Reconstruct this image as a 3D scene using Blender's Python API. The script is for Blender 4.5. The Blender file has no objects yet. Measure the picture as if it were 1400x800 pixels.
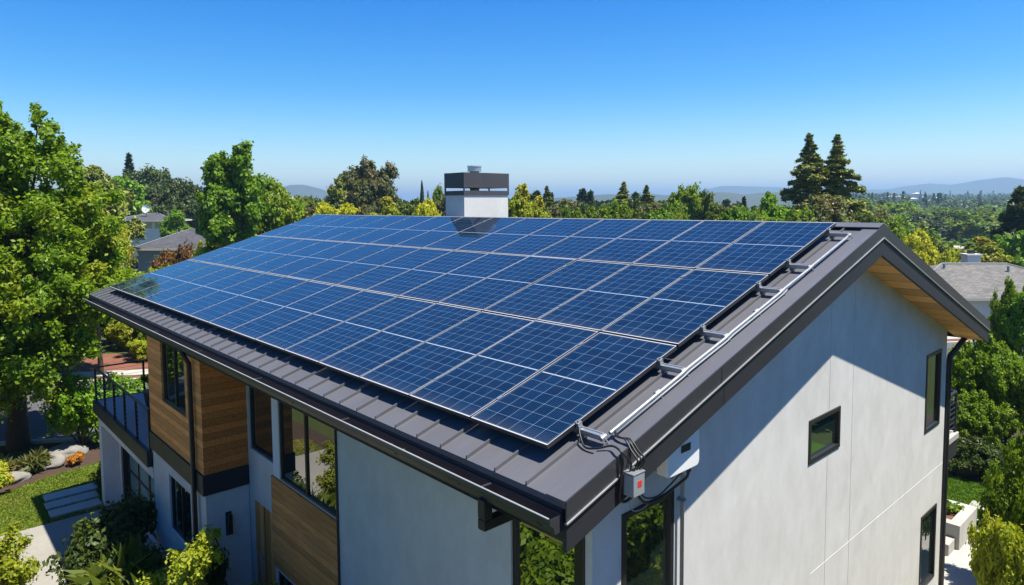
import bpy, bmesh, math, random
import numpy as np
from mathutils import Vector, Matrix
R = math.radians
sc = bpy.context.scene
col = sc.collection

# ------------------------------------------------------------------ camera
CAM = Vector((3.709, -3.738, 1.929)); YAW = 0.83167; PIT = 0.069263; ROLL = -0.0079; FPX = 926.5
cd = bpy.data.cameras.new("camera"); cam = bpy.data.objects.new("camera", cd); col.objects.link(cam)
cd.sensor_width = 36.0; cd.lens = FPX / 1400 * 36; cd.shift_y = -58 / 1400
cd.clip_start = 0.05; cd.clip_end = 30000
_F = Vector((-math.sin(YAW) * math.cos(PIT), math.cos(YAW) * math.cos(PIT), -math.sin(PIT)))
_R = Vector((math.cos(YAW), math.sin(YAW), 0)); _U = _R.cross(_F)
_R2 = _R * math.cos(ROLL) + _U * math.sin(ROLL); _U2 = _U * math.cos(ROLL) - _R * math.sin(ROLL)
m = Matrix((_R2, _U2, -_F)).transposed().to_4x4(); m.translation = CAM
cam.matrix_world = m; sc.camera = cam

# ------------------------------------------------------------------ light
SUN = Vector((.478, .27, 1.33)).normalized()
EL = math.asin(SUN.z); AZ = math.atan2(SUN.x, SUN.y)
w = bpy.data.worlds.new("World"); sc.world = w; w.use_nodes = True
nt = w.node_tree; bg = nt.nodes["Background"]
sky = nt.nodes.new("ShaderNodeTexSky"); sky.sky_type = 'NISHITA'; sky.sun_disc = False
sky.sun_elevation = EL; sky.sun_rotation = AZ; sky.air_density = 1.0; sky.dust_density = .3; sky.ozone_density = 3.0; sky.altitude = 0
hs = nt.nodes.new("ShaderNodeHueSaturation"); hs.inputs['Saturation'].default_value = 1.35; hs.inputs['Hue'].default_value = .497
nt.links.new(sky.outputs[0], hs.inputs['Color']); tcw = nt.nodes.new("ShaderNodeTexCoord"); sxw = nt.nodes.new("ShaderNodeSeparateXYZ"); nt.links.new(tcw.outputs['Generated'], sxw.inputs[0])
crw = nt.nodes.new("ShaderNodeValToRGB"); nt.links.new(sxw.outputs[2], crw.inputs[0]); el_ = crw.color_ramp.elements
el_[0].position = 0.; el_[0].color = (1.32, 1.14, .93, 1); el_[1].position = 1.; el_[1].color = (.05, .36, .74, 1)
for ps, cl in ((.052, (.99, .98, .92)), (.158, (.33, .71, .90)), (.285, (.0, .56, .92)), (.45, (.03, .55, .92)), (.7, (.04, .42, .76))):
    e_ = el_.new(ps); e_.color = (*cl, 1)
mxw = nt.nodes.new("ShaderNodeMix"); mxw.data_type = 'RGBA'; mxw.blend_type = 'MULTIPLY'; mxw.inputs[0].default_value = 1.
nt.links.new(hs.outputs[0], mxw.inputs[6]); nt.links.new(crw.outputs[0], mxw.inputs[7]); nt.links.new(mxw.outputs[2], bg.inputs[0]); bg.inputs[1].default_value = 0.1
sl = bpy.data.lights.new("sun", 'SUN'); sl.energy = 5.0; sl.angle = R(.53); sl.color = (1, .95, .83)
so = bpy.data.objects.new("sun", sl); col.objects.link(so)
so.rotation_mode = 'QUATERNION'; so.rotation_quaternion = SUN.to_track_quat('Z', 'Y')
sc.view_settings.view_transform = 'Standard'; sc.view_settings.look = 'None'
sc.view_settings.exposure = 1.0; sc.view_settings.gamma = 1.0
sc.cycles.volume_bounces = 0

# ------------------------------------------------------------------ helpers
def tag(o, label=None, cat=None, group=None, kind=None):
    if label: o['label'] = label
    if cat: o['category'] = cat
    if group: o['group'] = group
    if kind: o['kind'] = kind
    return o

def empty(name, loc, label, cat, group=None, rz=0):
    o = bpy.data.objects.new(name, None); col.objects.link(o)
    o.location = loc; o.rotation_euler = (0, 0, rz); o.empty_display_size = .3
    return tag(o, label, cat, group)

class MB:
    def __init__(s): s.v = []; s.f = []; s.m = []
    def poly(s, pts, mi=0):
        b = len(s.v); s.v += [tuple(p) for p in pts]; s.f.append(tuple(range(b, b + len(pts)))); s.m.append(mi); return s
    def hexa(s, p, mi=0, top=None):
        b = len(s.v); s.v += [tuple(q) for q in p]
        F = [(3, 2, 1, 0), (4, 5, 6, 7), (0, 1, 5, 4), (1, 2, 6, 5), (2, 3, 7, 6), (3, 0, 4, 7)]
        for k, f in enumerate(F):
            s.f.append(tuple(b + i for i in f)); s.m.append(top if (top is not None and k == 1) else mi)
        return s
    def box(s, x0, x1, y0, y1, z0, z1, mi=0, top=None):
        return s.hexa([(x0, y0, z0), (x1, y0, z0), (x1, y1, z0), (x0, y1, z0), (x0, y0, z1), (x1, y0, z1), (x1, y1, z1), (x0, y1, z1)], mi, top)
    def prism(s, pts, d, mi=0):
        b = len(s.v); n = len(pts); d = Vector(d)
        s.v += [tuple(p) for p in pts] + [tuple(Vector(p) + d) for p in pts]
        s.f.append(tuple(range(b + n - 1, b - 1, -1))); s.m.append(mi)
        s.f.append(tuple(range(b + n, b + 2 * n))); s.m.append(mi)
        for i in range(n):
            j = (i + 1) % n; s.f.append((b + i, b + j, b + n + j, b + n + i)); s.m.append(mi)
        return s
    def tube(s, path, r, n=8, mi=0, r1=None, cap=True):
        path = [Vector(p) for p in path]; b = len(s.v); L = len(path)
        ref = Vector((0, 0, 1))
        for i, p in enumerate(path):
            t = (path[min(i + 1, L - 1)] - path[max(i - 1, 0)]).normalized()
            if abs(t.dot(ref)) > .95: ref = Vector((1, .1, 0)).normalized()
            a = t.cross(ref).normalized(); c = t.cross(a)
            ref = -t.cross(a).cross(t).cross(t) if False else ref
            rr = r if r1 is None else r + (r1 - r) * i / (L - 1)
            if isinstance(r, (list, tuple)): rr = r[i]
            for k in range(n):
                q = 2 * math.pi * k / n; s.v.append(tuple(p + a * math.cos(q) * rr + c * math.sin(q) * rr))
        for i in range(L - 1):
            for k in range(n):
                k2 = (k + 1) % n
                s.f.append((b + i * n + k, b + i * n + k2, b + (i + 1) * n + k2, b + (i + 1) * n + k)); s.m.append(mi)
        if cap:
            s.f.append(tuple(b + k for k in range(n))[::-1]); s.m.append(mi)
            s.f.append(tuple(b + (L - 1) * n + k for k in range(n))); s.m.append(mi)
        return s
    def build(s, name, mats, parent=None, world=True, smooth=False, bevel=0, loc=(0, 0, 0), recalc=True):
        if not isinstance(mats, (list, tuple)): mats = [mats]
        me = bpy.data.meshes.new(name); me.from_pydata(s.v, [], s.f)
        for mt in mats: me.materials.append(mt)
        me.polygons.foreach_set('material_index', s.m)
        if smooth: me.polygons.foreach_set('use_smooth', [True] * len(s.f))
        if recalc:
            bm = bmesh.new(); bm.from_mesh(me); bmesh.ops.recalc_face_normals(bm, faces=bm.faces); bm.to_mesh(me); bm.free()
        me.update()
        o = bpy.data.objects.new(name, me); col.objects.link(o); o.location = loc
        if parent is not None:
            o.parent = parent
            if world:
                b = Vector((0, 0, 0)); q = parent
                while q is not None: b += q.location; q = q.parent
                o.location = -b
        if bevel:
            md = o.modifiers.new("bevel", 'BEVEL'); md.width = bevel; md.segments = 2; md.limit_method = 'ANGLE'; md.angle_limit = R(40)
        return o

def copy_tree(o, parent=None):
    c = o.copy(); col.objects.link(c); c.parent = parent
    for ch in list(o.children): copy_tree(ch, c)
    return c

# ------------------------------------------------------------------ materials
MATS = {}
def new_mat(name):
    m = bpy.data.materials.new(name); m.use_nodes = True; n = m.node_tree
    return m, n, n.nodes["Principled BSDF"]
def nd(n, t, **kw):
    q = n.nodes.new(t)
    for k, v in kw.items():
        if k in q.inputs.keys() if hasattr(q.inputs, 'keys') else False: q.inputs[k].default_value = v
        else: setattr(q, k, v)
    return q
def mth(n, op, a, b=None, c=None):
    q = n.nodes.new('ShaderNodeMath'); q.operation = op
    for i, x in enumerate((a, b, c)):
        if x is None: continue
        if isinstance(x, (int, float)): q.inputs[i].default_value = x
        else: n.links.new(x, q.inputs[i])
    return q.outputs[0]
def mixc(n, fac, a, b, blend='MIX'):
    q = n.nodes.new('ShaderNodeMix'); q.data_type = 'RGBA'; q.blend_type = blend
    for i, x in ((0, fac), (6, a), (7, b)):
        if isinstance(x, (int, float)): q.inputs[i].default_value = x
        elif isinstance(x, (tuple, list)): q.inputs[i].default_value = (*x, 1) if len(x) == 3 else x
        else: n.links.new(x, q.inputs[i])
    return q.outputs[2]
def noise(n, scale, detail=4, vec=None, rough=.55, out=0):
    q = n.nodes.new('ShaderNodeTexNoise'); q.inputs['Scale'].default_value = scale; q.inputs['Detail'].default_value = detail
    q.inputs['Roughness'].default_value = rough
    if vec is None:
        t = n.nodes.new('ShaderNodeTexCoord'); vec = t.outputs['Object']
    n.links.new(vec, q.inputs['Vector']); return q.outputs[out]
def mapping(n, sc_=(1, 1, 1), rot=(0, 0, 0)):
    t = n.nodes.new('ShaderNodeTexCoord'); q = n.nodes.new('ShaderNodeMapping')
    q.inputs['Scale'].default_value = sc_; q.inputs['Rotation'].default_value = rot
    n.links.new(t.outputs['Object'], q.inputs['Vector']); return q.outputs[0]
def rng_(n, x, a, b, c=0., d=1.):
    q = n.nodes.new('ShaderNodeMapRange')
    q.inputs[1].default_value = a; q.inputs[2].default_value = b; q.inputs[3].default_value = c; q.inputs[4].default_value = d
    n.links.new(x, q.inputs[0]); return q.outputs[0]
def bump(n, p, h, s=.3, d=.01):
    q = n.nodes.new('ShaderNodeBump'); q.inputs['Strength'].default_value = s; q.inputs['Distance'].default_value = d
    n.links.new(h, q.inputs['Height']); n.links.new(q.outputs[0], p.inputs['Normal'])
def plain(name, c, rough=.5, metal=0., var=.12, vs=3., bmp=0., spec=.5, bs=60, stretch=(1, 1, 1), var2=0.):
    m, n, p = new_mat(name)
    v = mapping(n, stretch)
    f = rng_(n, noise(n, vs, 6, v, .65), .25, .75)
    lo = tuple(x * (1 - var) for x in c); hi = tuple(min(1, x * (1 + var)) for x in c)
    cc = mixc(n, f, lo, hi)
    if var2:
        g = rng_(n, noise(n, vs * 14, 4, v), .3, .75); cc = mixc(n, g, cc, mixc(n, 1., cc, (1 - var2,) * 3, 'MULTIPLY'))
    n.links.new(cc, p.inputs['Base Color'])
    p.inputs['Roughness'].default_value = rough; p.inputs['Metallic'].default_value = metal
    p.inputs['Specular IOR Level'].default_value = spec
    n.links.new(rng_(n, f, 0, 1, rough * .9, min(1, rough * 1.1)), p.inputs['Roughness'])
    if bmp: bump(n, p, noise(n, bs, 5, v), bmp, .01)
    return m

M = {}
M['roof'] = plain('roof_metal', (.118, .118, .130), .44, .15, .14, 1.3, spec=.4, stretch=(1, .25, .25), var2=.05)
M['trim'] = plain('trim_metal', (.040, .040, .045), .38, .0, .10, 2., spec=.4, stretch=(.4, 1, 1), var2=.06)
M['trim_side'] = plain('fascia_paint', (.028, .029, .034), .5, 0, .12, 2.2, spec=.3, bmp=.04, bs=90, var2=.08)
M['lip'] = plain('bare_edge_metal', (.6, .6, .62), .35, .6, .1, 3)
M['black'] = plain('black_metal', (.018, .018, .02), .4, .0, .2, 3)
M['cap'] = plain('chimney_cap_metal', (.06, .055, .06), .45, .0, .15, 2)
M['alu'] = plain('aluminium', (.46, .48, .50), .36, .7, .08, 8, var2=.06)
M['galv'] = plain('galvanised_steel', (.27, .285, .30), .5, .5, .14, 14, var2=.1)
M['cable'] = plain('black_cable', (.012, .012, .013), .45, 0, .1, 8)
M['whitep'] = plain('white_enamel', (.78, .79, .8), .3, 0, .03, 3)
M['grayp'] = plain('grey_plastic', (.26, .28, .29), .45, 0, .05, 3)
M['red'] = plain('red_label', (.62, .04, .03), .5, 0, .1, 40)
M['gutter_in'] = plain('gutter_dirt', (.14, .10, .08), .9, 0, .4, 9, var2=.5)
M['debris'] = plain('dry_leaves', (.3, .2, .1), .9, 0, .4, 60)
M['concrete'] = plain('concrete', (.27, .255, .225), .85, 0, .12, .7, bmp=.15, bs=40, var2=.08)
M['concrete_lt'] = plain('pale_concrete', (.40, .385, .35), .85, 0, .08, 1.2, bmp=.15, bs=40, var2=.08)
M['asphalt'] = plain('asphalt', (.085, .085, .095), .9, 0, .15, .5, bmp=.3, bs=120, var2=.15)
M['mulch'] = plain('mulch', (.065, .035, .022), .95, 0, .35, 5, bmp=1., bs=30, var2=.5)
M['redmulch'] = plain('red_mulch', (.20, .075, .045), .95, 0, .25, 2, bmp=1., bs=30, var2=.4)
M['bark'] = plain('bark', (.10, .075, .055), .9, 0, .35, 6, bmp=.8, bs=14, stretch=(3, 3, .6), var2=.3)
M['barkred'] = plain('reddish_bark', (.13, .06, .035), .9, 0, .3, 6, bmp=.8, bs=14, stretch=(3, 3, .4), var2=.3)
M['rock'] = plain('boulder', (.22, .21, .19), .9, 0, .25, 2.5, bmp=.8, bs=9, var2=.2)
M['brick'] = plain('chimney_brick', (.34, .12, .08), .85, 0, .25, 8, bmp=.3)
M['white_wall'] = plain('neighbour_wall', (.62, .60, .56), .85, 0, .05, 1)
M['grey_wall'] = plain('grey_siding', (.20, .205, .21), .8, 0, .08, 1)
M['cream'] = plain('cream_trim', (.62, .55, .44), .7, 0, .06, 1)
M['soil'] = plain('soil', (.13, .06, .035), .95, 0, .35, 12, bmp=1.)
M['deck'] = plain('deck_surface', (.33, .37, .42), .7, 0, .1, 2, var2=.1)

# stucco: mottled, faint vertical streaks, sand bump
m, n, p = new_mat('stucco')
a = rng_(n, noise(n, 1.1, 8, mapping(n, (1, 1, 1)), .6), .3, .7)
b = rng_(n, noise(n, 2.6, 7, mapping(n, (1.3, 1.3, .8)), .65), .38, .68)
c = rng_(n, noise(n, 18, 4, mapping(n)), .3, .7)
cc = mixc(n, a, (.585, .575, .545), (.665, .655, .625))
cc = mixc(n, b, cc, mixc(n, 1., cc, (.90, .895, .88), 'MULTIPLY'))
cc = mixc(n, mth(n, 'MULTIPLY', c, .6), cc, mixc(n, 1., cc, (.95, .95, .95), 'MULTIPLY'))
n.links.new(cc, p.inputs['Base Color']); p.inputs['Roughness'].default_value = .92; p.inputs['Specular IOR Level'].default_value = .2
bump(n, p, noise(n, 130, 4, mapping(n)), .35, .004); M['stucco'] = m

def wood(name, c1, c2, axis='z', board=.115, grain=(1.2, 14, 14), rough=.6):
    """boards stacked along `axis`, seams, one tint per board"""
    m, n, p = new_mat(name)
    t = n.nodes.new('ShaderNodeTexCoord'); s = n.nodes.new('ShaderNodeSeparateXYZ'); n.links.new(t.outputs['Object'], s.inputs[0])
    ax = s.outputs['XYZ'.index(axis.upper())]
    q = mth(n, 'DIVIDE', ax, board); fl = mth(n, 'FLOOR', q); fr = mth(n, 'FRACT', q)
    wn = n.nodes.new('ShaderNodeTexWhiteNoise'); wn.noise_dimensions = '1D'; n.links.new(fl, wn.inputs['W'])
    mp = n.nodes.new('ShaderNodeMapping'); mp.inputs['Scale'].default_value = grain
    cb = n.nodes.new('ShaderNodeCombineXYZ'); n.links.new(mth(n, 'MULTIPLY', fl, 3.7), cb.inputs[0]); n.links.new(cb.outputs[0], mp.inputs['Location'])
    n.links.new(t.outputs['Object'], mp.inputs[0])
    g = rng_(n, noise(n, 2.2, 8, mp.outputs[0], .7), .28, .72)
    cc = mixc(n, g, c1, c2)
    k = rng_(n, wn.outputs[0], 0, 1, .70, 1.18)
    cc = mixc(n, 1., cc, k, 'MULTIPLY')
    seam = mth(n, 'LESS_THAN', fr, .05)
    cc = mixc(n, mth(n, 'MULTIPLY', seam, .75), cc, (.03, .018, .01))
    n.links.new(cc, p.inputs['Base Color']); p.inputs['Roughness'].default_value = rough; p.inputs['Specular IOR Level'].default_value = .3
    bump(n, p, mth(n, 'ADD', mth(n, 'MULTIPLY', seam, -1.), mth(n, 'MULTIPLY', g, .15)), .6, .006)
    return m
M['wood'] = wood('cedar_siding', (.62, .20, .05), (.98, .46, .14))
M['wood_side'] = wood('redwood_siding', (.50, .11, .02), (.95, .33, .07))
M['soffit'] = wood('soffit_boards', (.70, .34, .08), (.85, .50, .17), axis='y', board=.42, grain=(14, 1.5, 14))
M['door'] = wood('wooden_door', (.70, .24, .05), (.95, .42, .11), axis='x', board=.14, grain=(14, 14, 1.2), rough=.4)
M['benchwood'] = wood('grey_bench_slats', (.32, .30, .28), (.45, .43, .40), axis='y', board=.09)

def glass(name, base, ior=1.9, rough=.01, wav=.02):
    m, n, p = new_mat(name)
    p.inputs['Base Color'].default_value = (*base, 1); p.inputs['Roughness'].default_value = rough; p.inputs['IOR'].default_value = ior
    p.inputs['Specular IOR Level'].default_value = .5
    bump(n, p, noise(n, 1.2, 1, mapping(n)), wav, .05); return m
M['glass'] = glass('window_glass', (.010, .02, .018), 3.8)
M['glass_g'] = glass('garage_glass', (.16, .27, .28), 1.8, .12)

# photovoltaic glass, in panel coordinates (metres)
PW = .9845; PL = 1.8935; pw = PW - .019; pl_ = PL - .03
m, n, p = new_mat('photovoltaic_glass')
t = n.nodes.new('ShaderNodeTexCoord'); s = n.nodes.new('ShaderNodeSeparateXYZ'); n.links.new(t.outputs['Object'], s.inputs[0])
mg = .022; cw = (pw - 2 * mg) / 6; half = pl_ / 2; ch = (half - mg - .008) / 6
X = mth(n, 'DIVIDE', mth(n, 'SUBTRACT', s.outputs[0], mg), cw)
ym = mth(n, 'SUBTRACT', mth(n, 'ABSOLUTE', mth(n, 'SUBTRACT', s.outputs[1], half)), .008)
Y = mth(n, 'DIVIDE', ym, ch)
def edge(v, cells, wid):
    fr = mth(n, 'FRACT', v); dd = mth(n, 'MINIMUM', fr, mth(n, 'SUBTRACT', 1., fr))
    return mth(n, 'LESS_THAN', dd, wid)
ex = edge(X, 6, .020); ey = edge(Y, 6, .016)
line = mth(n, 'MAXIMUM', ex, ey)
outx = mth(n, 'MAXIMUM', mth(n, 'LESS_THAN', X, 0.), mth(n, 'GREATER_THAN', X, 6.))
outy = mth(n, 'MAXIMUM', mth(n, 'LESS_THAN', Y, 0.), mth(n, 'GREATER_THAN', Y, 6.))
# clipped cell corners
fx = mth(n, 'FRACT', X); fy = mth(n, 'FRACT', Y)
dx = mth(n, 'MINIMUM', fx, mth(n, 'SUBTRACT', 1., fx)); dy = mth(n, 'MINIMUM', fy, mth(n, 'SUBTRACT', 1., fy))
corner = mth(n, 'LESS_THAN', mth(n, 'ADD', dx, dy), .06)
bb = edge(mth(n, 'MULTIPLY', X, 6.), 0, .055)
mid = mth(n, 'LESS_THAN', mth(n, 'ABSOLUTE', mth(n, 'SUBTRACT', s.outputs[1], half)), .006)
wn = n.nodes.new('ShaderNodeTexWhiteNoise'); wn.noise_dimensions = '3D'
cb = n.nodes.new('ShaderNodeCombineXYZ'); n.links.new(mth(n, 'FLOOR', X), cb.inputs[0])
n.links.new(mth(n, 'FLOOR', mth(n, 'DIVIDE', s.outputs[1], ch)), cb.inputs[1])
oi = n.nodes.new('ShaderNodeObjectInfo'); n.links.new(mth(n, 'MULTIPLY', oi.outputs['Random'], 50.), cb.inputs[2]); n.links.new(cb.outputs[0], wn.inputs[0])
cell = mixc(n, wn.outputs[0], (.0006, .007, .020), (.002, .014, .038))
cell = mixc(n, mth(n, 'MULTIPLY', bb, .22), cell, (.12, .16, .26))
cell = mixc(n, mth(n, 'MULTIPLY', mth(n, 'MAXIMUM', line, corner), .36), cell, (.27, .38, .50))
cell = mixc(n, mid, cell, (.36, .40, .45))
cell = mixc(n, mth(n, 'MAXIMUM', outx, mth(n, 'MULTIPLY', outy, mth(n, 'SUBTRACT', 1., mid))), cell, (.02, .03, .06))
dn = rng_(n, noise(n, 3.1, 6, mapping(n), .7), .45, .85, 0, .02)
low = rng_(n, s.outputs[1], .0, .16, .05, 0.)
cell = mixc(n, mth(n, 'ADD', dn, low), cell, (.36, .31, .25))
vo = n.nodes.new('ShaderNodeTexVoronoi'); vo.inputs['Scale'].default_value = 1.6
gp_ = n.nodes.new('ShaderNodeNewGeometry'); n.links.new(gp_.outputs['Position'], vo.inputs['Vector'])
sv = n.nodes.new('ShaderNodeSeparateColor'); n.links.new(vo.outputs['Color'], sv.inputs[0])
spot = mth(n, 'MULTIPLY', mth(n, 'LESS_THAN', vo.outputs['Distance'], .022), mth(n, 'GREATER_THAN', sv.outputs[0], .72))
cell = mixc(n, mth(n, 'MULTIPLY', spot, .7), cell, (.62, .60, .55))
n.links.new(cell, p.inputs['Base Color'])
dust = rng_(n, noise(n, 2.5, 5, mapping(n)), .3, .8, .035, .09)
n.links.new(dust, p.inputs['Roughness']); p.inputs['IOR'].default_value = 1.68; p.inputs['Specular Tint'].default_value = (.4, .92, 1, 1)
M['pv'] = m
M['pvframe'] = plain('panel_frame_side', (.03, .03, .033), .4, .3, .1, 5)
M['pvlip'] = plain('panel_frame_lip', (.52, .52, .52), .4, .2, .06, 9)

# shingles
def shingle(name, c, sz=.35):
    m, n, p = new_mat(name)
    br = n.nodes.new('ShaderNodeTexBrick'); br.inputs['Scale'].default_value = 1.; br.inputs['Brick Width'].default_value = sz; br.inputs['Row Height'].default_value = sz * .5
    br.inputs['Mortar Size'].default_value = .012; br.inputs['Color1'].default_value = (*[x * .75 for x in c], 1); br.inputs['Color2'].default_value = (*[x * 1.25 for x in c], 1)
    br.inputs['Mortar'].default_value = (*[x * .5 for x in c], 1)
    n.links.new(mapping(n), br.inputs['Vector'])
    cc = mixc(n, rng_(n, noise(n, .8, 5, mapping(n)), .3, .7), br.outputs[0], mixc(n, 1., br.outputs[0], (.8, .8, .8), 'MULTIPLY'))
    n.links.new(cc, p.inputs['Base Color']); p.inputs['Roughness'].default_value = .95; bump(n, p, noise(n, 30, 3, mapping(n)), .4, .01)
    return m
M['shingle'] = shingle('grey_shingles', (.16, .152, .14))
M['shingle_d'] = shingle('slate_shingles', (.075, .075, .088))
M['shingle_t'] = shingle('tan_shingles', (.30, .26, .22))

# grass / ground
def grass_mat(name, c1, c2, c3, s1=.35):
    m, n, p = new_mat(name)
    a = rng_(n, noise(n, s1, 5, mapping(n)), .35, .65); b = rng_(n, noise(n, 9, 6, mapping(n), .7), .3, .7)
    cc = mixc(n, a, c1, c2); cc = mixc(n, mth(n, 'MULTIPLY', b, .6), cc, c3)
    n.links.new(cc, p.inputs['Base Color']); p.inputs['Roughness'].default_value = .95; p.inputs['Specular IOR Level'].default_value = .1
    bump(n, p, noise(n, 60, 4, mapping(n)), .8, .03); return m
M['lawn'] = grass_mat('lawn', (.085, .13, .015), (.20, .19, .055), (.06, .09, .012), .55)
M['lawn_r'] = grass_mat('green_lawn', (.06, .15, .012), (.10, .20, .02), (.04, .09, .01), .8)
M['ground'] = grass_mat('rough_ground', (.05, .08, .02), (.09, .10, .04), (.03, .045, .012), .06)
M['hill'] = grass_mat('wooded_hill', (.025, .045, .02), (.04, .06, .03), (.13, .115, .07), .006)

def leaf_mat(name, c1, c2, c3=None, trans=.35, rough=.5):
    """c1..c2 random per leaf, whole-plant shift per object"""
    m = bpy.data.materials.new(name); m.use_nodes = True; n = m.node_tree
    for q in list(n.nodes):
        if q.type == 'BSDF_PRINCIPLED': n.nodes.remove(q)
    out = [q for q in n.nodes if q.type == 'OUTPUT_MATERIAL'][0]
    g = n.nodes.new('ShaderNodeNewGeometry'); oi = n.nodes.new('ShaderNodeObjectInfo')
    cc = mixc(n, g.outputs['Random Per Island'], c1, c2)
    if c3: cc = mixc(n, mth(n, 'MULTIPLY', rng_(n, noise(n, .45, 3, mapping(n)), .5, .68), .8), cc, c3)
    k = rng_(n, oi.outputs['Random'], 0, 1, .8, 1.18)
    cc = mixc(n, 1., cc, k, 'MULTIPLY')
    d = n.nodes.new('ShaderNodeBsdfPrincipled'); d.inputs['Roughness'].default_value = rough; d.inputs['Specular IOR Level'].default_value = .25
    n.links.new(cc, d.inputs['Base Color'])
    tr = n.nodes.new('ShaderNodeBsdfTranslucent'); n.links.new(mixc(n, 1., cc, (1.5, 1.45, .5), 'MULTIPLY'), tr.inputs['Color'])
    mx = n.nodes.new('ShaderNodeMixShader'); mx.inputs[0].default_value = trans
    n.links.new(d.outputs[0], mx.inputs[1]); n.links.new(tr.outputs[0], mx.inputs[2]); n.links.new(mx.outputs[0], out.inputs['Surface'])
    return m
LM = dict(
    green=leaf_mat('leaf_green', (.06, .13, .006), (.23, .33, .014), (.28, .30, .02), trans=.42),
    bright=leaf_mat('leaf_bright_green', (.08, .19, .006), (.22, .36, .015)),
    yellowgreen=leaf_mat('leaf_yellow_green', (.20, .27, .010), (.38, .40, .03), (.42, .28, .04)),
    yellow=leaf_mat('leaf_yellow', (.40, .42, .010), (.60, .58, .03)),
    dark=leaf_mat('leaf_dark_green', (.03, .055, .010), (.08, .11, .016), trans=.2),
    olive=leaf_mat('leaf_olive', (.075, .10, .025), (.17, .17, .045), (.19, .13, .06), trans=.25),
    mid=leaf_mat('leaf_mid_green', (.055, .10, .010), (.16, .19, .02), trans=.3),
    conifer=leaf_mat('needle_green', (.07, .11, .014), (.30, .31, .05), trans=.12),
    fir=leaf_mat('needle_dark', (.022, .05, .016), (.075, .10, .028), trans=.1),
    red=leaf_mat('leaf_rust', (.10, .10, .02), (.28, .09, .03), trans=.3),
    orange=leaf_mat('leaf_orange', (.5, .2, .03), (.6, .32, .05), trans=.3),
    purple=leaf_mat('flower_pink', (.35, .05, .08), (.5, .1, .12), trans=.2),
)

# ------------------------------------------------------------------ plants
def unit(a): return a / np.maximum(np.linalg.norm(a, axis=1, keepdims=True), 1e-9)
def leaf_mesh(name, C, bias, size, mat, rg, elong=1.6, scat=.6, fold=.25):
    """diamond leaf cards; one island each"""
    N = len(C); nrm = unit(bias + rg.normal(size=(N, 3)) * scat)
    t = unit(np.cross(nrm, rg.normal(size=(N, 3)))); b = np.cross(nrm, t)
    sz = (size * rg.uniform(.7, 1.3, N))[:, None]
    V = np.empty((N, 4, 3)); V[:, 0] = C - t * sz * elong * .5; V[:, 2] = C + t * sz * elong * .5
    V[:, 1] = C + b * sz * .5 - nrm * sz * fold * .5; V[:, 3] = C - b * sz * .5 - nrm * sz * fold * .5
    me = bpy.data.meshes.new(name); me.vertices.add(N * 4); me.vertices.foreach_set('co', V.astype(np.float32).ravel())
    me.loops.add(N * 4); me.loops.foreach_set('vertex_index', np.arange(N * 4, dtype=np.int32))
    me.polygons.add(N); me.polygons.foreach_set('loop_start', np.arange(0, N * 4, 4, dtype=np.int32))
    me.materials.append(mat); me.update(calc_edges=True); me.validate()
    return me
def sphere_dirs(n, rg, up=0.):
    d = unit(rg.normal(size=(n, 3))); d[:, 2] += up; return unit(d)
def lobes_to_leaves(lobes, n, rg, subs=16, subr=.38):
    """lobes: (x,y,z,r[,rz]) -> centres, outward directions"""
    lob = np.array([(l[0], l[1], l[2], l[3], l[4] if len(l) > 4 else l[3]) for l in lobes], float)
    wgt = lob[:, 3] ** 2; wgt /= wgt.sum(); C = []; D = []
    for L, ww in zip(lob, wgt):
        k = max(3, int(subs * rg.uniform(.8, 1.2))); sd = sphere_dirs(k, rg, .25)
        sc_ = L[:3] + sd * np.array([L[3], L[3], L[4]]) * rg.uniform(.45, 1.22, (k, 1)); sr = L[3] * subr * rg.uniform(.4, 1.25, k)
        nn = max(4, int(n * ww)); ix = rg.integers(0, k, nn); dd = sphere_dirs(nn, rg, .15)
        rad = sr[ix][:, None] * (.3 + .85 * rg.uniform(0, 1, (nn, 1)) ** .7) * (1 + .22 * rg.normal(size=(nn, 1)))
        C.append(sc_[ix] + dd * rad); D.append(dd + sd[ix] * .5)
    return np.concatenate(C), unit(np.concatenate(D))
PROTO = {}
def proto(key, name, trunk_mb, leafme, bark, label=None):
    """a hidden-away source is never left in the scene: keeps only mesh data"""
    me = trunk_mb.build('tmp', bark, None, smooth=True); tm = me.data; bpy.data.objects.remove(me)
    PROTO[key] = (name, tm, leafme)
def crown_lobes(H, cr, cz, rz, k, rg, lr=.42, top=None):
    L = []
    for i in range(k):
        d = sphere_dirs(1, rg, .1)[0]; q = rg.uniform(.45, .8)
        L.append((d[0] * cr * q, d[1] * cr * q, cz + d[2] * rz * q, cr * lr * rg.uniform(.75, 1.2), cr * lr * rg.uniform(.7, 1.1)))
    L.append((0, 0, cz, cr * .55, rz * .6)); L.append((rg.normal() * .1 * cr, rg.normal() * .1 * cr, H - cr * lr * .9, cr * lr * .9))
    return L
def trunk_to(lobes, H, r0, rg, fork=.35, bend=.03, n=8):
    t = MB(); pts = [(0, 0, -.3)]
    for i in range(1, 7):
        z = H * .85 * i / 6; pts.append((rg.normal() * bend * H * .3, rg.normal() * bend * H * .3, z))
    rad = [r0 * (1.25 if i == 0 else 1 - .85 * i / 6) for i in range(7)]
    t.tube(pts, rad, n)
    for l in lobes:
        z0 = min(max(H * fork, l[2] * .55), H * .8); f = z0 / (H * .85) * 6; i = int(min(5, f)); a = Vector(pts[i]).lerp(Vector(pts[i + 1]), f - i)
        e = Vector(l[:3]); mid = a.lerp(e, .5) + Vector((0, 0, -.06 * (e - a).length))
        t.tube([a, mid, e], [r0 * .32, r0 * .2, r0 * .07], 6)
    return t
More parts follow.
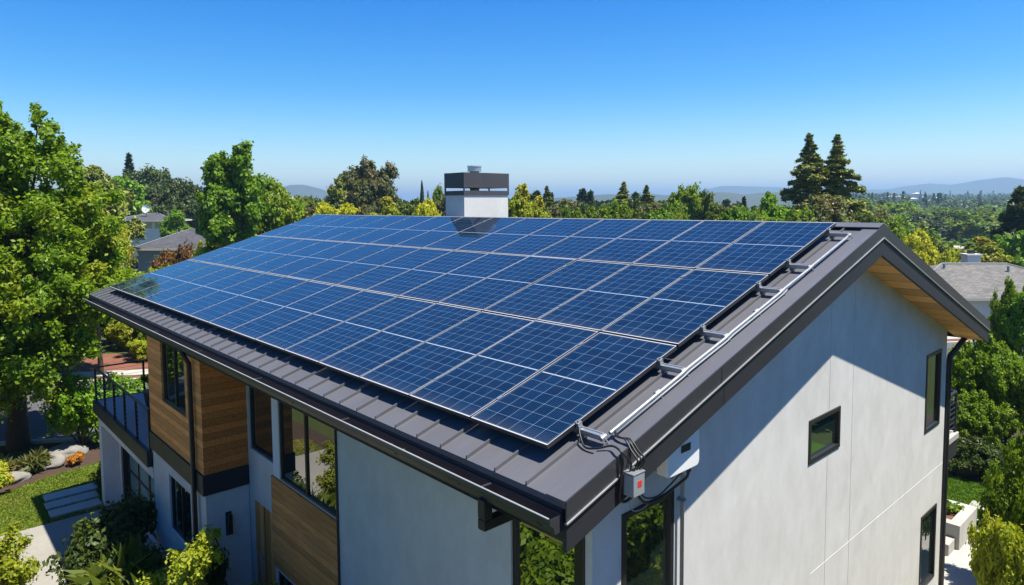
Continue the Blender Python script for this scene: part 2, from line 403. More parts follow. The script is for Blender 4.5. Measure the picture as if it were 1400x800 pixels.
def make_broad(key, name, seed, H, cr, cz, rz, k, n, size, mat, bark='bark', lr=.42, r0=None, extra=(), subs=16, subr=.38, scat=.6, elong=1.6):
    rg = np.random.default_rng(seed); L = crown_lobes(H, cr, cz, rz, k, rg, lr) + list(extra)
    C, D = lobes_to_leaves(L, n, rg, subs, subr); D[:, 2] += .35
    lm = leaf_mesh(name + '_crown', C, D, size, LM[mat], rg, elong, scat)
    proto(key, name, trunk_to(L, H, r0 or H * .022, rg), lm, M[bark])
def make_conifer(key, name, seed, H, Rb, n, mat, size=.16, levels=26, per=6, bare=.08, power=.85, droop=.15, bark='barkred', rag=.25, elong=2.6, flat=.16):
    rg = np.random.default_rng(seed); C = []; D = []; t = MB()
    t.tube([(0, 0, -.3), (0, 0, H * .5), (0, 0, H * .98)], [H * .02, H * .012, H * .002], 8)
    br = []
    NB = levels * per
    for i in range(NB):
        for j in range(1):
            f = bare + (1 - bare) * (i + rg.uniform(0, 1)) / NB; f = min(.995, f); a = i * 2.4 + rg.uniform(-.5, .5); ln = Rb * (1 - f) ** power * rg.uniform(1 - rag * 1.6, 1 + rag * .5) * (.55 + .45 * min(1, (1 - f) / .3)) + .05
            br.append((f * H, a, ln))
    tot = sum(b[2] for b in br)
    for z, a, ln in br:
        e = np.array([math.cos(a), math.sin(a), 0]); k = max(6, int(n * ln / tot)); u = rg.uniform(.1, 1, k) ** .6
        rise = .25 * ln; P = np.outer(u * ln, e); P[:, 2] = z + rise * u - droop * ln * 3 * u ** 2.2
        wid = ln * flat * 1.6 * (1.15 - u) + .015 * Rb
        side = np.array([-e[1], e[0], 0]); P += side * (rg.normal(size=(k, 1)) * wid[:, None]) + np.array([0, 0, 1]) * rg.normal(size=(k, 1)) * ln * flat * .35
        C.append(P); q = np.tile(np.array([e[0] * .4, e[1] * .4, .9]), (k, 1)); D.append(q)
        if ln > .25 * Rb: t.tube([(0, 0, z), tuple(e * ln * .5 + np.array([0, 0, z + rise * .5 - droop * ln * .6])), tuple(e * ln * .85 + np.array([0, 0, z + rise * .85 - droop * ln * 2.1]))], [H * .004, H * .0025, H * .001], 4, cap=False)
    C = np.concatenate(C); D = np.concatenate(D)
    proto(key, name, t, leaf_mesh(name + '_crown', C, D, size, LM[mat], rg, elong, .55), M[bark])
def make_cypress(key, seed, H, r, n, mat, size=.14):
    rg = np.random.default_rng(seed); z = rg.uniform(.03, 1, n); a = rg.uniform(0, 2 * np.pi, n)
    prof = r * np.sin(np.pi * np.clip(z, 0, 1) ** .75) ** .6 * rg.uniform(.6, 1.08, n) * (1 + .15 * np.sin(a * 3 + z * 20))
    C = np.stack([prof * np.cos(a), prof * np.sin(a), z * H], 1); D = np.stack([np.cos(a), np.sin(a), .5 + 0 * a], 1)
    t = MB().tube([(0, 0, -.3), (0, 0, H * .9)], [r * .2, r * .03], 8)
    proto(key, 'cypress_tree', t, leaf_mesh('cypress_crown', C, D, size, LM[mat], rg, 2., .5), M['bark'])
def make_shrub(key, name, seed, r, h, k, n, size, mat, elong=1.7, subr=.42, lr=.5, scat=.7):
    rg = np.random.default_rng(seed); L = []
    for i in range(k):
        a = rg.uniform(0, 6.28); q = rg.uniform(.1, .72); f = rg.uniform(.35, .8)
        L.append((math.cos(a) * r * q, math.sin(a) * r * q, h * f, r * lr * rg.uniform(.7, 1.1), h * .3 * rg.uniform(.7, 1.2)))
    C, D = lobes_to_leaves(L, n, rg, 12, subr); C[:, 2] = np.abs(C[:, 2]); D[:, 2] += .4
    t = MB()
    for l in L: t.tube([(0, 0, -.05), (l[0] * .4, l[1] * .4, l[2] * .5), l[:3]], [h * .025, h * .016, h * .006], 5)
    proto(key, name, t, leaf_mesh(name + '_leaves', C, D, size, LM[mat], rg, elong, scat), M['bark'])
def place(key, x, y, label, cat='tree', scale=1., sxy=None, rz=0., group=None, z=None, name=None):
    nm, tm, lm = PROTO[key]
    if z is None: z = ground_z(x, y)
    o = empty(name or nm, (x, y, z), label, cat, group, rz); s2 = scale if sxy is None else sxy; o.scale = (s2, s2, scale)
    shrub = cat in ('shrub', 'plant', 'bush', 'flowers')
    t = bpy.data.objects.new('stem' if shrub else 'trunk', tm); col.objects.link(t); t.parent = o
    c = bpy.data.objects.new('foliage' if shrub else 'crown', lm); col.objects.link(c); c.parent = o
    return o

# ------------------------------------------------------------------ terrain
GZ = -5.65
def sm(x): x = np.clip(x, 0, 1); return x * x * (3 - 2 * x)
Fh = (-math.sin(YAW), math.cos(YAW)); Rh = (math.cos(YAW), math.sin(YAW))
def ground_z(x, y):
    dx = np.asarray(x) - CAM.x; dy = np.asarray(y) - CAM.y; d = dx * Fh[0] + dy * Fh[1]; u = dx * Rh[0] + dy * Rh[1]
    dd = np.maximum(d, 1.); a = u / dd
    right = sm((a - .22) / .28) * (d > 1)
    far = sm((a + .05) / .3) * (d > 1)
    z = GZ - 8. * sm((d - 42) / 120) * right - 6 * sm((d - 130) / 150) * far * (1 - right)
    z = z - 3.05 * sm((d - 26) / 20) * sm((a - .5) / .12) * (d > 1)
    z = z + 10.5 * sm((d - 480) / 620) * right
    z = z - 25 * sm((np.hypot(dx, dy) - 1350) / 900)
    r = z + .5 * np.sin(x * .021) * np.cos(y * .017) * sm((np.hypot(dx, dy) - 60) / 200)
    return float(r) if np.ndim(r) == 0 else r
def dir_at(px, d, side=0.):
    """world x, y on the bearing of a photo column, d metres ahead of the camera"""
    u = (px - 700) / FPX * d + side; return CAM.x + Fh[0] * d + Rh[0] * u, CAM.y + Fh[1] * d + Rh[1] * u

def grid_mesh(name, mat, rr, aa, zf, kind='structure'):
    RR, AA = np.meshgrid(rr, aa, indexing='ij')
    X = CAM.x + RR * np.sin(AA); Y = CAM.y + RR * np.cos(AA); Z = zf(X, Y, RR, AA)
    V = np.stack([X, Y, Z], -1).reshape(-1, 3); nr, na = RR.shape
    F = [(i * na + j, i * na + j + 1, (i + 1) * na + j + 1, (i + 1) * na + j) for i in range(nr - 1) for j in range(na - 1)]
    me = bpy.data.meshes.new(name); me.from_pydata(V.tolist(), [], F); me.materials.append(mat)
    me.polygons.foreach_set('use_smooth', [True] * len(F)); me.update()
    o = bpy.data.objects.new(name, me); col.objects.link(o); return tag(o, kind=kind)
rr = np.concatenate([[.01], np.linspace(10, 100, 12), np.geomspace(120, 12000, 40)])
grid_mesh('ground', M['ground'], rr, np.linspace(-math.pi, math.pi, 121), lambda X, Y, RR, AA: ground_z(X, Y))
vn = np.random.default_rng(5)
def ridge_noise(a, seed, oct_=6, base=9.):
    r = np.random.default_rng(seed); z = 0 * a
    for k in range(oct_):
        f = base * 1.9 ** k; z = z + np.sin(a * f + r.uniform(0, 6.28)) * .62 ** k
    return z
AZC = -YAW   # bearing of the picture centre (from +Y, clockwise)
def px_of(a): return 700 + FPX * np.tan(np.clip(a - AZC, -1.2, 1.2))
def hill(name, r0, r1, pts, mat, seed, amp, base=-45, na=420, nr=26):
    """pts: photo column -> crest row; built as a real relief r0..r1 metres away"""
    aa = np.linspace(AZC - .95, AZC + .95, na); xs = [q[0] for q in pts]; rc = (r0 + r1) / 2
    def zf(X, Y, RR, AA):
        pxx = px_of(AA); row = np.interp(pxx, xs, [q[1] for q in pts]); d = rc * np.cos(AA - AZC)
        crest = CAM.z + (278 - row) / FPX * d; s = (RR - r0) / (r1 - r0)
        prof = np.sin(np.pi * np.clip(s, 0, 1)) ** .8
        nz = ridge_noise(AA, seed) * amp * .5 + amp * np.sin(RR / (r1 - r0) * 17 + AA * 40) * .35 + amp * .5 * np.sin(AA * 75 + s * 9) * (1 - s)
        return base + (crest - base) * prof + nz * prof
    return grid_mesh(name, mat, np.linspace(r0, r1, nr), aa, zf)
# ------------------------------------------------------------------ streets and lawns (sheets a few mm apart)
def sheet(name, pts, mat, dz, kind='structure', label=None, thick=0):
    mb = MB()
    if thick: mb.prism([(x, y, GZ + dz - thick) for x, y in pts], (0, 0, thick))
    else: mb.poly([(x, y, GZ + dz) for x, y in pts])
    o = mb.build(name, mat); tag(o, kind=kind); return o
rd = Vector((.55, .835)).normalized(); rn = Vector((-rd.y, rd.x))     # along the street / away from the house
def street(s, q): v = Vector((-21.9, .2)) + rd * s + rn * q; return (v.x, v.y)
def strip(name, q0, q1, mat, dz, s0=-70, s1=90, thick=0):
    return sheet(name, [street(s0, q0), street(s1, q0), street(s1, q1), street(s0, q1)], mat, dz, thick=thick)

# ------------------------------------------------------------------ the house
TN = math.tan(.29336); CT = math.cos(.29336); ST = math.sin(.29336); HO = .14     # near slope, height of the panels' glass above the metal
YR = 5.73; ZR = -HO / CT + YR * TN                                     # ridge
YE = -.27; ZE = -HO / CT + YE * TN                                     # near eave
YF = 11.2; ZF = -.36                                                  # far eave
TF = (ZR - ZF) / (YF - YR)
XR = .46; XL = -15.5
def zr(y): return ZR - TN * (YR - y) if y < YR else ZR - TF * (y - YR)
def rs(x, s, h=0.): return (x, s * CT - h * ST, s * ST + h * CT)         # on the array plane; h measured up from the glass
XW = -.02; YW = .57; YB = 10.5; XB = -7.8; XBL = -10.9; YBF = -.17; ZB = -2.53

house = empty('house', (-7.5, 5.5, GZ), 'modern two storey stucco house with grey standing seam metal roof in the foreground', 'house')

def wall(o, ua, va, na, u0, u1, v0, v1, holes, depth, mb, mi=0, skip_back=True):
    """flat wall with real openings and reveals; holes (u0,u1,v0,v1)"""
    o, ua, va, na = map(Vector, (o, ua, va, na)); P = lambda u, v, d=0.: o + ua * u + va * v - na * d
    us = sorted({u0, u1, *[h[0] for h in holes], *[h[1] for h in holes]}); vs = sorted({v0, v1, *[h[2] for h in holes], *[h[3] for h in holes]})
    us = [q for q in us if u0 <= q <= u1]; vs = [q for q in vs if v0 <= q <= v1]
    for i in range(len(us) - 1):
        for j in range(len(vs) - 1):
            cu = (us[i] + us[i + 1]) / 2; cv = (vs[j] + vs[j + 1]) / 2
            if any(h[0] < cu < h[1] and h[2] < cv < h[3] for h in holes): continue
            mb.poly([P(us[i], vs[j]), P(us[i + 1], vs[j]), P(us[i + 1], vs[j + 1]), P(us[i], vs[j + 1])], mi)
    for h in holes:
        a, b, c, d = h
        for q in (((a, c), (b, c)), ((b, c), (b, d)), ((b, d), (a, d)), ((a, d), (a, c))):
            mb.poly([P(*q[0]), P(*q[1]), P(*q[1], depth), P(*q[0], depth)], mi)
    return mb

def window(parent, o, ua, va, na, h, depth=.10, fw=.05, mull=(), hm=(), name='window', sill=False, mat='black', gmat='glass', label=None, frd=.06):
    o, ua, va, na = map(Vector, (o, ua, va, na)); a, b, c, d = h; P = lambda u, v, dd: o + ua * u + va * v - na * dd
    f = MB()
    def bar(u0, u1, v0, v1, d0, d1):
        f.hexa([P(u0, v0, d1), P(u1, v0, d1), P(u1, v1, d1), P(u0, v1, d1), P(u0, v0, d0), P(u1, v0, d0), P(u1, v1, d0), P(u0, v1, d0)])
    e = .003; dp = depth - frd
    bar(a + e, b - e, c + e, c + fw, dp, depth); bar(a + e, b - e, d - fw, d - e, dp, depth)
    bar(a + e, a + fw, c + fw, d - fw, dp, depth); bar(b - fw, b - e, c + fw, d - fw, dp, depth)
    cuts = [a + fw]
    for q in mull: bar(q - fw * .5, q + fw * .5, c + fw, d - fw, dp + .003, depth); cuts += [q - fw * .5, q + fw * .5]
    cuts.append(b - fw)
    vc = [c + fw]
    for q in hm: bar(a + fw, b - fw, q - fw * .35, q + fw * .35, dp + .006, depth); vc += [q - fw * .35, q + fw * .35]
    vc.append(d - fw)
    if sill: bar(a - .02, b + .02, c - .025, c, -.025, dp)
    w_ = f.build(name, M[mat], parent, bevel=.004)
    if label: w_['label'] = label
    for i in range(0, len(cuts), 2):
        for j in range(0, len(vc), 2):
            g = MB(); u0, u1, v0, v1 = cuts[i], cuts[i + 1], vc[j], vc[j + 1]
            g.hexa([P(u0, v0, depth - .012), P(u1, v0, depth - .012), P(u1, v1, depth - .012), P(u0, v1, depth - .012), P(u0, v0, depth - .03), P(u1, v0, depth - .03), P(u1, v1, depth - .03), P(u0, v1, depth - .03)])
            g.build('pane', M[gmat], w_)
    return w_

# gable wall (+X face), u = y, v = z
GH = [(.97, 1.78, -3.3, -.88), (4.77, 5.74, -1.46, -.88), (9.36, 10.18, -2.15, -.76), (9.35, 10.20, -5.05, -3.65)]
mb = MB(); gp = ((XW, 0, 0), (0, 1, 0), (0, 0, 1), (1, 0, 0)); SO = .335
zt = -.66
wall(*gp, YW, YB, GZ - .3, zt, GH, .12, mb)
mb.poly([(XW, YW, zt), (XW, YB, zt), (XW, YB, zr(YB) - SO + .02), (XW, YR, ZR - SO + .02), (XW, YW, max(zt + .01, zr(YW) - SO + .02))])
mb.build('wall', M['stucco'], house, recalc=False)['label'] = 'sunlit light grey stucco gable wall'
# shallow control joints in the render
jb = MB()
for y, z0, z1 in ((5.385, -.86, zr(5.385) - SO), (5.36, GZ, -1.49), (6.17, GZ, zr(6.17) - SO)): jb.box(XW, XW + .002, y - .005, y + .005, z0, z1)
jb.build('control_joint', plain('joint_dark_line', (.44, .43, .41), .9), house)  # thin darker strips mark the vertical joints
jb = MB().box(XW, XW + .0025, 4.9, YB, -2.968, -2.962); jb.build('control_joint', plain('joint_bead', (.66, .65, .62), .8), house)
for i, h in enumerate(GH): window(house, *gp, h, sill=False, fw=.06, depth=.06, frd=.075)
# a soft white blind-like reveal inside the small window is left out; back, near and upper walls
mf = MB()
mp_ = ((0, YW, 0), (1, 0, 0), (0, 0, 1), (0, -1, 0))
FH = [(-1.07, -.20, -3.3, -.62), (-6.49, -4.61, -2.40, -.62), (-7.74, -6.74, -2.22, -.62), (-7.62, -6.80, -5.45, -3.08), (-6.72, -4.65, -5.2, -3.98)]
wall(*mp_, XB, XW, GZ - .3, -.40, FH, .12, mf)
# lower and upper part of the projecting bay
bh = [(-9.87, -8.62, -4.17, -3.10)]
bp = ((0, YBF + .015, 0), (1, 0, 0), (0, 0, 1), (0, -1, 0))
wall(*bp, XBL, XB, GZ - .3, -2.80, bh, .12, mf)
sp = ((XB - .015, 0, 0), (0, 1, 0), (0, 0, 1), (1, 0, 0))
wall(*sp, YBF + .015, YW, GZ - .3, -2.80, [], .1, mf)
# garage front, wing wall, beam
gy = .2; gp2 = ((0, gy, 0), (1, 0, 0), (0, 0, 1), (0, -1, 0))
GD = [(-15.05, -11.25, GZ + .02, -3.62)]
wall(*gp2, -15.5, XBL, GZ - .3, -3.25, GD, .15, mf)
mf.box(-15.8, -15.5, YBF, 9.5, GZ - .3, -3.3)
mf.box(-15.5, XBL, YBF + .003, gy, -3.52, -3.3)
mf.poly([(XBL, YBF + .015, GZ - .3), (XBL, gy, GZ - .3), (XBL, gy, -2.8), (XBL, YBF + .015, -2.8)])
# rear, left and set-back upper walls
mf.poly([(XW, YB, GZ - .3), (-15.5, YB, GZ - .3), (-15.5, YB, -.40), (XW, YB, -.40)])
mf.poly([(XBL, YBF + .1, -2.9), (XBL, 3.4, -2.9), (XBL, 3.4, zr(3.4) - .3), (XBL, YBF + .1, -.4)])
mf.poly([(XBL, 3.4, -2.97), (-15.1, 3.4, -2.97), (-15.1, 3.4, zr(3.4) - .3), (XBL, 3.4, zr(3.4) - .3)])
mf.poly([(-15.1, 3.4, -2.97), (-15.1, YB, -2.97), (-15.1, YB, -.3), (-15.1, YR, ZR - .3), (-15.1, 3.4, zr(3.4) - .3)])
mf.build('wall', M['stucco'], house, recalc=False)['label'] = 'shaded stucco street front wall'
window(house, *mp_, FH[0], fw=.05, depth=.08); window(house, *mp_, FH[1], fw=.045, mull=(-5.585,), depth=.06); window(house, *mp_, FH[2], fw=.06, depth=.09)
window(house, *mp_, FH[4], fw=.05, depth=.08); window(house, *bp, bh[0], fw=.05, mull=(-9.24,), depth=.09)
window(house, *gp2, GD[0], fw=.07, mull=(-14.1, -13.15, -12.2), hm=(-5.15, -4.65, -4.15), depth=.14, name='garage_door', gmat='glass_g', label='black framed garage door with frosted panes')
# black jamb beside the garage door, corner post beside the near window
MB().box(-15.18, -15.0, gy - .03, gy + .1, GZ, -3.6).build('door_jamb', M['black'], house)
MB().box(-.20, -.10, YW - .02, YW + .1, -3.3, -.6).build('corner_post', M['black'], house, bevel=.005)
MB().box(-6.735, -6.50, YW - .012, YW + .05, -2.40, -.42).build('window_mullion', M['whitep'], house)
# timber front door in two leaves with dark strip between
d = empty('door', (-7.2, YW, -5.4), None, None); d.parent = house; d.location = Vector((-7.2, YW, -5.4)) - house.location
dm = MB().box(-7.615, -7.24, YW + .012, YW + .07, -5.43, -3.085).box(-7.19, -6.805, YW + .012, YW + .07, -5.43, -3.085)
dm.build('door_leaf', M['door'], d, bevel=.004)
MB().box(-7.24, -7.19, YW + .02, YW + .08, -5.43, -3.085).build('door_gap_strip', M['black'], d)
MB().tube([(-7.28, YW - .04, -4.9), (-7.28, YW - .04, -3.9)], .014).tube([(-7.28, YW + .02, -4.8), (-7.28, YW - .04, -4.8)], .01).tube([(-7.28, YW + .02, -4.0), (-7.28, YW - .04, -4.0)], .01).build('handle', M['galv'], d, smooth=True)
# timber siding: bay front with window, bay side, panel under the big window
bf_ = ((0, YBF, 0), (1, 0, 0), (0, 0, 1), (0, -1, 0)); bwh = (-10.03, -8.63, -1.74, -.50)
mb = MB(); wall(*bf_, XBL - .02, XB, ZB, -.36, [bwh], .12, mb)
mb.poly([(XBL - .02, YBF, ZB), (XBL - .02, YW, ZB), (XBL - .02, YW, -.36), (XBL - .02, YBF, -.36)])
mb.build('timber_siding', M['wood'], house, recalc=False)
window(house, *bf_, bwh, fw=.055, mull=(-9.3,), depth=.09)
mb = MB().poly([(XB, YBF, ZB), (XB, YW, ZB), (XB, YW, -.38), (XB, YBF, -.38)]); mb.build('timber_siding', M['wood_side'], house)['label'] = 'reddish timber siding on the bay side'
MB().box(-6.80, -4.60, YW - .03, YW, -3.90, -2.42).build('timber_siding', M['wood'], house)
MB().box(-4.60, -4.585, YW - .035, YW + .01, -3.92, -.5).build('corner_bead', M['trim'], house)
# dark band under the bay, deck and fascia
MB().box(XBL - .03, XB + .02, YBF - .03, YW - .002, -2.87, ZB - .002).build('band_course', M['trim_side'], house, bevel=.004)
# main roof: near slope metal sheet with standing seams
mb = MB(); T = .05
mb.hexa([(XL, YE, ZE - T), (XR, YE, ZE - T), (XR, YR, ZR - T), (XL, YR, ZR - T), (XL, YE, ZE), (XR, YE, ZE), (XR, YR, ZR), (XL, YR, ZR)])
mb.hexa([(XL, YR, ZR - T), (XR, YR, ZR - T), (XR, YF, ZF - T), (XL, YF, ZF - T), (XL, YR, ZR), (XR, YR, ZR), (XR, YF, ZF), (XL, YF, ZF)])
x = .041
while x > XL + .1:
    for (ya, za, yb, zb) in ((YE + .002, ZE, YR - .12, ZR - .12 * TN), (YR + .12, ZR - .12 * TF, YF - .01, ZF + .01 * TF)):
        q = .007; hh = .034
        mb.hexa([(x - q, ya, za - .003), (x + q, ya, za - .003), (x + q, yb, zb - .003), (x - q, yb, zb - .003), (x - q, ya, za + hh), (x + q, ya, za + hh), (x + q, yb, zb + hh), (x - q, yb, zb + hh)])
    x -= .3665
roof = mb.build('roof', M['roof'], house, recalc=False)
# ridge cap
mb = MB(); c_ = .17
mb.hexa([(XL, YR - c_, ZR - c_ * TN + .037), (XR + .01, YR - c_, ZR - c_ * TN + .037), (XR + .01, YR, ZR + .037), (XL, YR, ZR + .037), (XL, YR - c_, ZR - c_ * TN + .05), (XR + .01, YR - c_, ZR - c_ * TN + .05), (XR + .01, YR, ZR + .05), (XL, YR, ZR + .05)])
mb.hexa([(XL, YR, ZR + .037), (XR + .01, YR, ZR + .037), (XR + .01, YR + c_, ZR - c_ * TF + .037), (XL, YR + c_, ZR - c_ * TF + .037), (XL, YR, ZR + .05), (XR + .01, YR, ZR + .05), (XR + .01, YR + c_, ZR - c_ * TF + .05), (XL, YR + c_, ZR - c_ * TF + .05)])
mb.build('ridge_cap', M['roof'], roof)
# rake trim: raised flat flashing on top, dark side band, bright drip edge, set-back fascia
def rake_bar(x0, x1, o0, o1, y0=YE - .015, y1=YF + .015):
    """bar following both slopes between offsets o0..o1 above the metal surface (vertical)"""
    q = MB(); a = zr(y0); b = zr(y1)
    pts0 = [(y0, a), (YR, ZR), (y1, b)]
    for i in range(2):
        (ya, za), (yb, zb) = pts0[i], pts0[i + 1]
        q.hexa([(x0, ya, za + o0), (x1, ya, za + o0), (x1, yb, zb + o0), (x0, yb, zb + o0), (x0, ya, za + o1), (x1, ya, za + o1), (x1, yb, zb + o1), (x0, yb, zb + o1)])
    return q
for x0, x1, s in ((.27, XR + .004, 1), (XL - .004, XL + .16, -1)):
    rake_bar(x0, x1, .002, .022).build('rake_flashing', M['roof'], roof, bevel=.003)
for xa, s in ((XR, 1), (XL, -1)):
    a, b = sorted((xa + s * .004, xa + s * .018)); rake_bar(a, b, -.135, .024).build('rake_trim', M['trim'], roof)
    a, b = sorted((xa + s * .002, xa + s * .026)); rake_bar(a, b, -.149, -.1365).build('drip_edge', M['lip'], roof)
    a, b = sorted((xa + s * .006, xa - s * .035)); rake_bar(a, b, -.372, -.151, YE - .0, YF).build('fascia', M['trim_side'], roof)
# lap joints in the trim
MB().box(XR + .019, XR + .021, 1.795, 1.80, zr(1.8) - .132, zr(1.8) + .022).box(XR + .0065, XR + .0085, 1.86, 1.864, zr(1.86) - .37, zr(1.86) - .155).build('trim_joint', M['black'], roof)
# soffits: boards follow the slope in the gable overhang; flat dark board along the eaves
rake_bar(XW - .03, XR - .036, -SO - .012, -SO, YE + .03, YF - .03).build('soffit', M['soffit'], roof, recalc=True)
rake_bar(XL + .036, -15.1, -SO - .012, -SO, YE + .03, YF - .03).build('soffit', M['soffit'], roof)
MB().hexa([(XL + .04, YE + .03, zr(YE) - SO), (XW - .03, YE + .03, zr(YE) - SO), (XW - .03, YW + .1, zr(YW) - SO), (XL + .04, YW + .1, zr(YW) - SO), (XL + .04, YE + .03, zr(YE) - SO + .01), (XW - .03, YE + .03, zr(YE) - SO + .01), (XW - .03, YW + .1, zr(YW) - SO + .01), (XL + .04, YW + .1, zr(YW) - SO + .01)]).build('soffit', M['trim_side'], roof)
MB().hexa([(XL + .04, YW + .1, zr(YW) - SO), (XBL, YW + .1, zr(YW) - SO), (XBL, 3.4, zr(3.4) - SO), (XL + .04, 3.4, zr(3.4) - SO), (XL + .04, YW + .1, zr(YW) - SO + .01), (XBL, YW + .1, zr(YW) - SO + .01), (XBL, 3.4, zr(3.4) - SO + .01), (XL + .04, 3.4, zr(3.4) - SO + .01)]).build('soffit', M['soffit'], roof)
# eave fascia boards
MB().box(XL, XR - .036, YE + .0, YE + .03, -.525, ZE - T - .002).build('fascia', M['trim_side'], roof, bevel=.004)
MB().box(XL, XR - .036, YF - .03, YF, -.70, ZF - T - .002).build('fascia', M['trim_side'], roof)
# K-profile gutter, open on top, with hangers, end cap and dry leaves
def gut(x0, x1, yb, zt_, s, mb):
    prof = [(0, 0), (0, -.125), (-.085, -.13), (-.10, -.075), (-.135, -.045), (-.14, .0)]
    prof2 = [(-.131, -.002), (-.127, -.04), (-.093, -.07), (-.08, -.122), (-.008, -.118), (-.008, 0)]
    pts = [(x0, yb + s * a, zt_ + b) for a, b in prof + prof2]
    n_ = len(pts); base = len(mb.v); mb.v += pts + [(x1, p[1], p[2]) for p in pts]
    for i in range(n_):
        j = (i + 1) % n_; mb.f.append((base + i, base + j, base + n_ + j, base + n_ + i)); mb.m.append(0)
    for xx in (x0 - .004, x1 + .001):
        mb.prism([(xx, yb + s * a, zt_ + b) for a, b in prof], (.003, 0, 0))
    return mb
gz = -.315
g = gut(XL + .01, XR - .03, YE - .004, gz, 1, MB()).build('gutter', M['trim'], house)
mb = MB().box(XL + .02, XR - .04, YE - .147, YE - .131, gz - .004, gz + .004); mb.build('gutter_lip', M['lip'], g, bevel=.002)
rgd = random.Random(3); dl = MB()
xx = -.35
while xx > XL: MB().box(xx - .012, xx + .012, YE - .135, YE - .006, gz - .012, gz - .006).build('gutter_hanger', M['trim'], g); xx -= 2.3
mb = MB().box(XL + .05, XR - .08, YE - .088, YE - .014, gz - .118, gz - .108); mb.build('gutter_silt', M['gutter_in'], g)
for i in range(170):
    xx = XR - .1 - rgd.random() ** 1.5 * 15.5; yy = YE - .02 - rgd.random() * .09; z_ = gz - .105 + rgd.random() * (.06 if i % 6 == 0 else .015); s_ = .012 + rgd.random() * .018; an = rgd.random() * 6
    c_, s1 = math.cos(an) * s_, math.sin(an) * s_
    dl.poly([(xx - c_, yy - s1 * .6, z_), (xx + s1 * .5, yy - c_ * .4, z_ + .01), (xx + c_, yy + s1 * .6, z_ + .004), (xx - s1 * .5, yy + c_ * .4, z_)])
tag(dl.build('fallen_leaves', M['debris']), kind='stuff')
gut(XL + .01, XR - .03, YF + .004, ZF - .1, -1, MB()).build('gutter', M['trim'], house)
# downspouts
mb = MB(); x = -.36; W = .05
mb.box(x - .045, x + .045, YE - .12, YE - .03, -.60, gz - .12); mb.box(x - .045, x + .045, YE - .12, YW - .02, -.69, -.60)
mb.build('downspout', M['black'], house, bevel=.012)
mb = MB(); x = -8.15; mb.tube([(x, YE - .07, gz - .12), (x, YE - .06, -.5), (x, YBF - .06, -.7), (x, YBF - .06, -4.9), (x, YBF - .06, GZ)], .042, 10)
mb.build('downspout', M['black'], house, smooth=True)
mb = MB().tube([(XW + .10, YF + .06, ZF - .23), (XW + .10, YF + .04, ZF - .34), (XW + .03, YB + .10, -.98), (XW + .02, YB + .09, -1.15), (XW + .02, YB + .09, -3), (XW + .02, YB + .09, GZ)], .05, 10)
mb.build('downspout', M['black'], house, smooth=True)
# wall lamp on the bay side
l = MB().box(XB - .012, XB + .01, .15, .25, -3.66, -3.25); l.box(XB + .01, XB + .10, .165, .235, -3.62, -3.28)
lo = l.build('wall_lamp', M['black'], house, bevel=.02); MB().box(XB + .025, XB + .085, .18, .22, -3.63, -3.618).build('lamp_lens', M['whitep'], lo)

# ------------------------------------------------------------------ street-side deck over the garage
DZ = -2.97
bal = empty('balcony', (-13.4, 1.5, DZ), None, None); bal.parent = house; bal.location = Vector((-13.4, 1.5, DZ)) - house.location
MB().box(-15.88, XBL - .035, YBF - .06, 3.39, DZ - .03, DZ).build('deck', M['deck'], bal)
MB().box(-15.9, XBL - .032, YBF - .09, YBF - .0, DZ - .30, DZ + .012).box(-15.9, -15.84, YBF, 3.4, DZ - .30, DZ + .012).build('deck_fascia', M['trim_side'], bal, bevel=.004)
rail = MB(); zt2 = -2.1; yy0 = YBF - .02
rail.box(-15.83, XBL - .04, yy0 - .03, yy0 + .03, zt2 - .03, zt2).box(-15.83, -15.77, yy0, 3.3, zt2 - .03, zt2)
posts = [(-15.80, yy0)] + [(-15.8 + k * .97, yy0) for k in range(1, 6)] + [(-15.8, yy0 + k * 1.1) for k in range(1, 4)]
ro = rail.build('railing', M['black'], bal, bevel=.006)
for x, y in posts: MB().box(x - .022, x + .022, y - .022, y + .022, DZ - .1, zt2 - .031).build('post', M['black'], ro)
cb_ = MB()
for k in range(8):
    z = DZ + .10 + k * .093; cb_.tube([(-15.8, yy0 + .0, z), (-11.0, yy0 + .0, z)], .0042, 5); cb_.tube([(-15.8, yy0, z), (-15.8, 3.3, z)], .0042, 5)
cb_.build('cable_infill', M['galv'], ro)
# rear balcony
bal = empty('balcony', (-1.3, 11.2, -2.8), None, None); bal.parent = house; bal.location = Vector((-1.3, 11.2, -2.8)) - house.location
MB().box(-2.6, -.12, YB + .003, 11.9, -2.86, -2.74).build('deck', M['concrete_lt'], bal, bevel=.005)
MB().box(-2.56, -.14, YB + .003, 11.86, -3.2, -2.862).build('deck_fascia', M['trim_side'], bal, bevel=.005)
ro = MB().box(-.20, -.15, YB + .1, 11.85, -1.93, -1.89).box(-2.5, -.15, 11.80, 11.85, -1.93, -1.89).build('railing', M['black'], bal, bevel=.005)
for x, y in ((-.175, YB + .2), (-.175, 11.82), (-1.2, 11.82), (-2.4, 11.82)): MB().box(x - .02, x + .02, y - .02, y + .02, -2.74, -1.931).build('post', M['black'], ro)
cb_ = MB()
for k in range(7):
    z = -2.62 + k * .1; cb_.tube([(-.175, YB + .1, z), (-.175, 11.82, z)], .007, 5); cb_.tube([(-.175, 11.82, z), (-2.4, 11.82, z)], .007, 5)
cb_.build('bar_infill', M['black'], ro)

